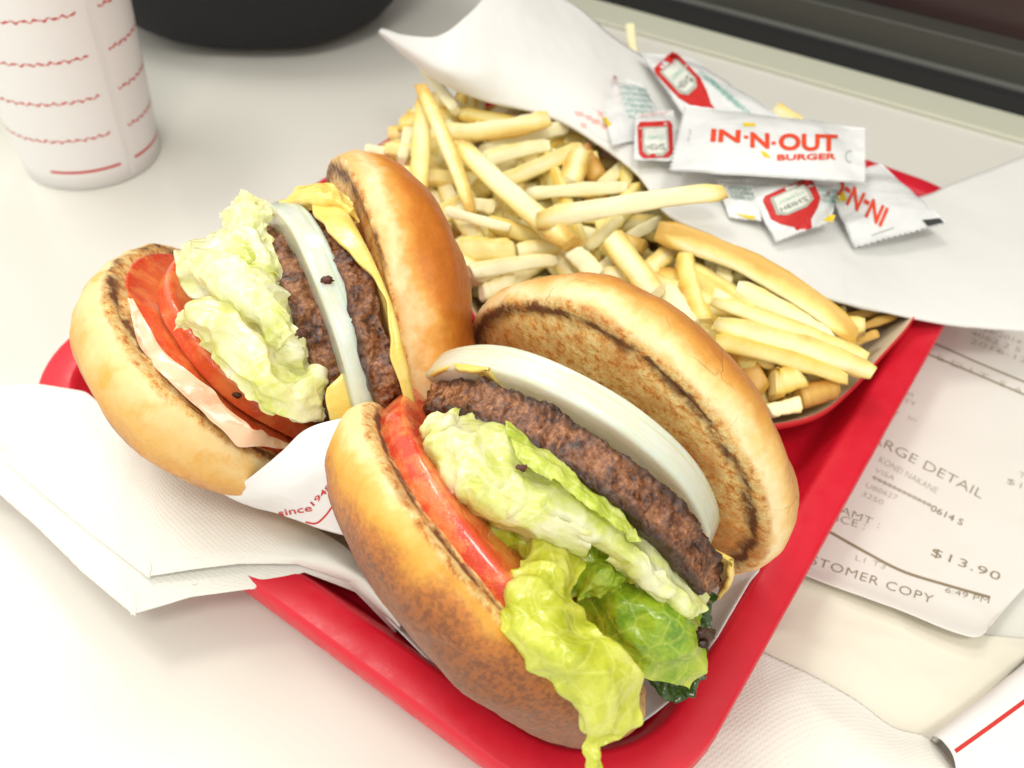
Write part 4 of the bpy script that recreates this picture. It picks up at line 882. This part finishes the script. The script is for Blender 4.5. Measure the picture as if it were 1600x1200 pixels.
pk, T = packet([(928, 112), (1000, 128), (1050, 205), (955, 228)], [5.9, 5.9, 5.8, 6.0], 'sauce packet at the far left with green print, partly under the upright bottle packet', seed=3)
textlines(pk, T, 968, 140, 44, 4, 2.5, 9, 6); pshape('yellow_print', [(940, 182), (948, 184), (956, 196), (950, 198)], T, INK_Y, pk); pshape('red_print', [(956, 116), (966, 118), (966, 123), (958, 122)], T, INK_R, pk)
pk, T = packet([(1000, 82), (1078, 90), (1240, 196), (1092, 214)], [6.2, 6.2, 6.4, 6.4], 'sauce packet with a diagonal red bottle, furthest back behind the lettered packet', seed=7, puff=.4)
bottle(pk, T, 1038, 92, (-.55, -.9), 46, -1, txt=False) if False else None
def bottle2(o, T, foot, capp, wpx, **k):
    f, c = np.array(foot, float), np.array(capp, float); bottle(o, T, f[0], f[1], c - f, wpx, np.linalg.norm(c - f), **k)
bottle2(pk, T, (1036, 94), (1128, 192), 46)
textlines(pk, T, 1090, 116, 26, 16, 9, 8, 7); ptext('GROWN', (1040, 91), (1064, 95), 5, T, INK_R2, pk)
pk, T = packet([(992, 178), (1052, 172), (1062, 252), (990, 250)], [6.4, 6.4, 6.3, 6.2], 'small sauce packet with an upright red bottle left of the lettered packet', seed=11, puff=.3)
bottle2(pk, T, (1023, 190), (1027, 300), 54, cut=.52); ptext('KETCHUP', (1003, 184), (1044, 178), 6, T, INK_PALE, pk)
pk, T = packet([(1160, 280), (1312, 282), (1298, 346), (1212, 378)], [6.0, 6.0, 5.5, 5.6], 'sauce packet with a tilted red bottle below the lettered packet', seed=17, puff=.4)
bottle2(pk, T, (1228, 292), (1262, 368), 84, cut=.9); textlines(pk, T, 1278, 300, 32, 3, 2, 8, 3); pshape('yellow_print', [(1285, 345), (1296, 336), (1306, 336), (1300, 348)], T, INK_Y, pk)
pk, T = packet([(1118, 282), (1185, 278), (1190, 345), (1140, 340)], [5.9, 5.9, 5.7, 5.7], 'sauce packet with dark teal print, mostly hidden under the lettered packet', seed=19, puff=.22)
textlines(pk, T, 1138, 297, 36, 3, 2, 7, 3, INK_DT); pshape('yellow_print', [(1148, 334), (1168, 342), (1182, 346), (1180, 338)], T, INK_Y, pk)
pk, T = packet([(1288, 282), (1376, 256), (1480, 348), (1335, 386)], [5.2, 5.0, 4.4, 4.7], 'sauce packet with upside down red letters at the right end of the pile', seed=23, puff=.38)
ptext('IN-N-O', (1388, 328), (1302, 272), 30, T, INK_R2, pk, .03, updir=(-.45, 1)); pshape('yellow_print', [(1306, 306), (1318, 300), (1324, 312), (1312, 318)], T, INK_Y, pk)
pshape('black_print', [(1440, 344), (1468, 341), (1475, 348), (1450, 354)], T, INK_K, pk); pline('grey_print', [(1362, 368), (1396, 356)], 2, T, INK_LG, pk)
pk, T = packet([(1072, 164), (1046, 266), (1352, 286), (1352, 199)][::-1] if False else [(1070, 165), (1046, 266), (1352, 286), (1352, 200)], [7.1, 7.0, 6.6, 6.9], 'white sauce packet with large orange-red lettering on top of the pile', seed=29, puff=.45)
ptext('IN', (1110, 221), (1156, 223), 19, T, INK_R2, pk, .035, updir=(.08, -1)); ptext('-', (1161, 221), (1168, 222), 22, T, INK_R2, pk, .03)
ptext('N', (1172, 230), (1202, 232), 23, T, INK_R2, pk, .035, updir=(0, -1)); ptext('-', (1205, 231), (1212, 231), 22, T, INK_R2, pk, .03)
ptext('OUT', (1216, 234), (1308, 236), 25, T, INK_R2, pk, .035, updir=(.02, -1)); ptext('BURGER', (1214, 251), (1306, 249), 9, T, INK_R2, pk, .03, updir=(.02, -1))
pshape('yellow_arrow', [(1160, 192), (1180, 193), (1180, 198), (1162, 198)], T, INK_Y, pk); pshape('yellow_arrow', [(1188, 236), (1196, 238), (1205, 247), (1194, 246)], T, INK_Y, pk)
ptext('see seal', (1076, 222), (1080, 204), 4, T, INK_LG, pk)
pline('round_mark', [(1328 + 7 * math.cos(t), 245 + 9 * math.sin(t)) for t in np.linspace(1.2, 5.2, 7)], 1.6, T, INK_LG, pk)

# ------------------------------------------------------------------ paper cup
cb = pz(147, 243, 0); CUPM = paper('cup_paper', lin(232, 231, 230), None, .38, .02, .03)
RB, SL, HC = 3.2, .062, 16.0
cup = thing('paper_cup', cb.tolist(), 'white paper cup with rows of thin red wavy lines standing at the upper left', 'cup')
prof = [(RB - .35, .35), (RB - .25, .05), (RB - .12, 0), (RB + .0, .06), (RB + SL * 1, 1.0)] + [(RB + SL * z, z) for z in (3, 6, 9, 12, HC - .3)] + [(RB + SL * HC + .18, HC - .15), (RB + SL * HC + .18, HC + .15), (RB + SL * HC - .1, HC), (RB - .1, 4)]
nC = 96; V = [cb + (r * math.cos(2 * math.pi * i / nC), r * math.sin(2 * math.pi * i / nC), z) for i in range(nC) for r, z in prof]
mk('cup_wall', V, gridfaces(nC, len(prof), True), CUPM, cup)
tcam = math.atan2(CAM[1] - cb[1], CAM[0] - cb[0])
def cupline(z, t0, t1, wv, wid, mt, name='wavy_line', tilt=0):
    n = 160; V = []
    for i in range(n):
        t = t0 + (t1 - t0) * i / (n - 1); zz = z + tilt * (t - t0) + wv * (math.sin(t * 46) + .6 * math.sin(t * 83 + z)) 
        for s in (-1, 1):
            z2 = zz + s * wid / 2 * (1 + .5 * math.sin(t * 61) * (wv > 0)); r = RB + SL * z2 + .012; V.append(cb + (r * math.cos(t), r * math.sin(t), z2))
    mk(name, V, gridfaces(n, 2), mt, cup)
seam = tcam + .42
for k in range(8):
    z = 2.75 + k * 1.9
    cupline(z, seam - 2.0 if True else 0, seam - .12, .045, .07, INK_R); cupline(z + .0, seam + .16, seam + 1.5, .045, .085, INK_R)
cupline(1.05, seam - 1.1, seam - .1, 0, .13, INK_R, 'red_band'); cupline(1.05, seam + .14, seam + 1.5, 0, .13, INK_R, 'red_band')
# lapped seam of the cup
V = []
for z in np.linspace(.3, HC - .5, 20):
    r = RB + SL * z
    for t, o_ in ((seam + .02, .03), (seam + .03, .03), (seam + .09, .002)): V.append(cb + ((r + o_) * math.cos(t), (r + o_) * math.sin(t), z))
mk('cup_seam', V, gridfaces(20, 3), CUPM, cup)

# ------------------------------------------------------------------ black bag at the back
bc = pz(405, 84, 0) + np.array([-1.2, 5.2, 0]); V = []; n = 72
for i in range(n):
    t = 2 * math.pi * i / n
    for j in range(30):
        b = -math.pi / 2 + math.pi * j / 29; r = 10.5 * abs(math.cos(b)) ** .36; z = 9 + 9 * math.copysign(abs(math.sin(b)) ** .8, math.sin(b))
        r *= 1 + .05 * fbm((math.cos(t), math.sin(t), z * .2), 3); V.append(bc + (r * math.cos(t), r * .8 * math.sin(t), z))
bag = mk('black_bag', V, gridfaces(n, 30, True), simple('black_fabric', lin(30, 30, 34), .85, (2, .4, .1))); tag(bag, 'round soft black bag standing out of focus at the back of the table', 'bag')
for o in bpy.data.objects:
    if '_o' in o: del o['_o']
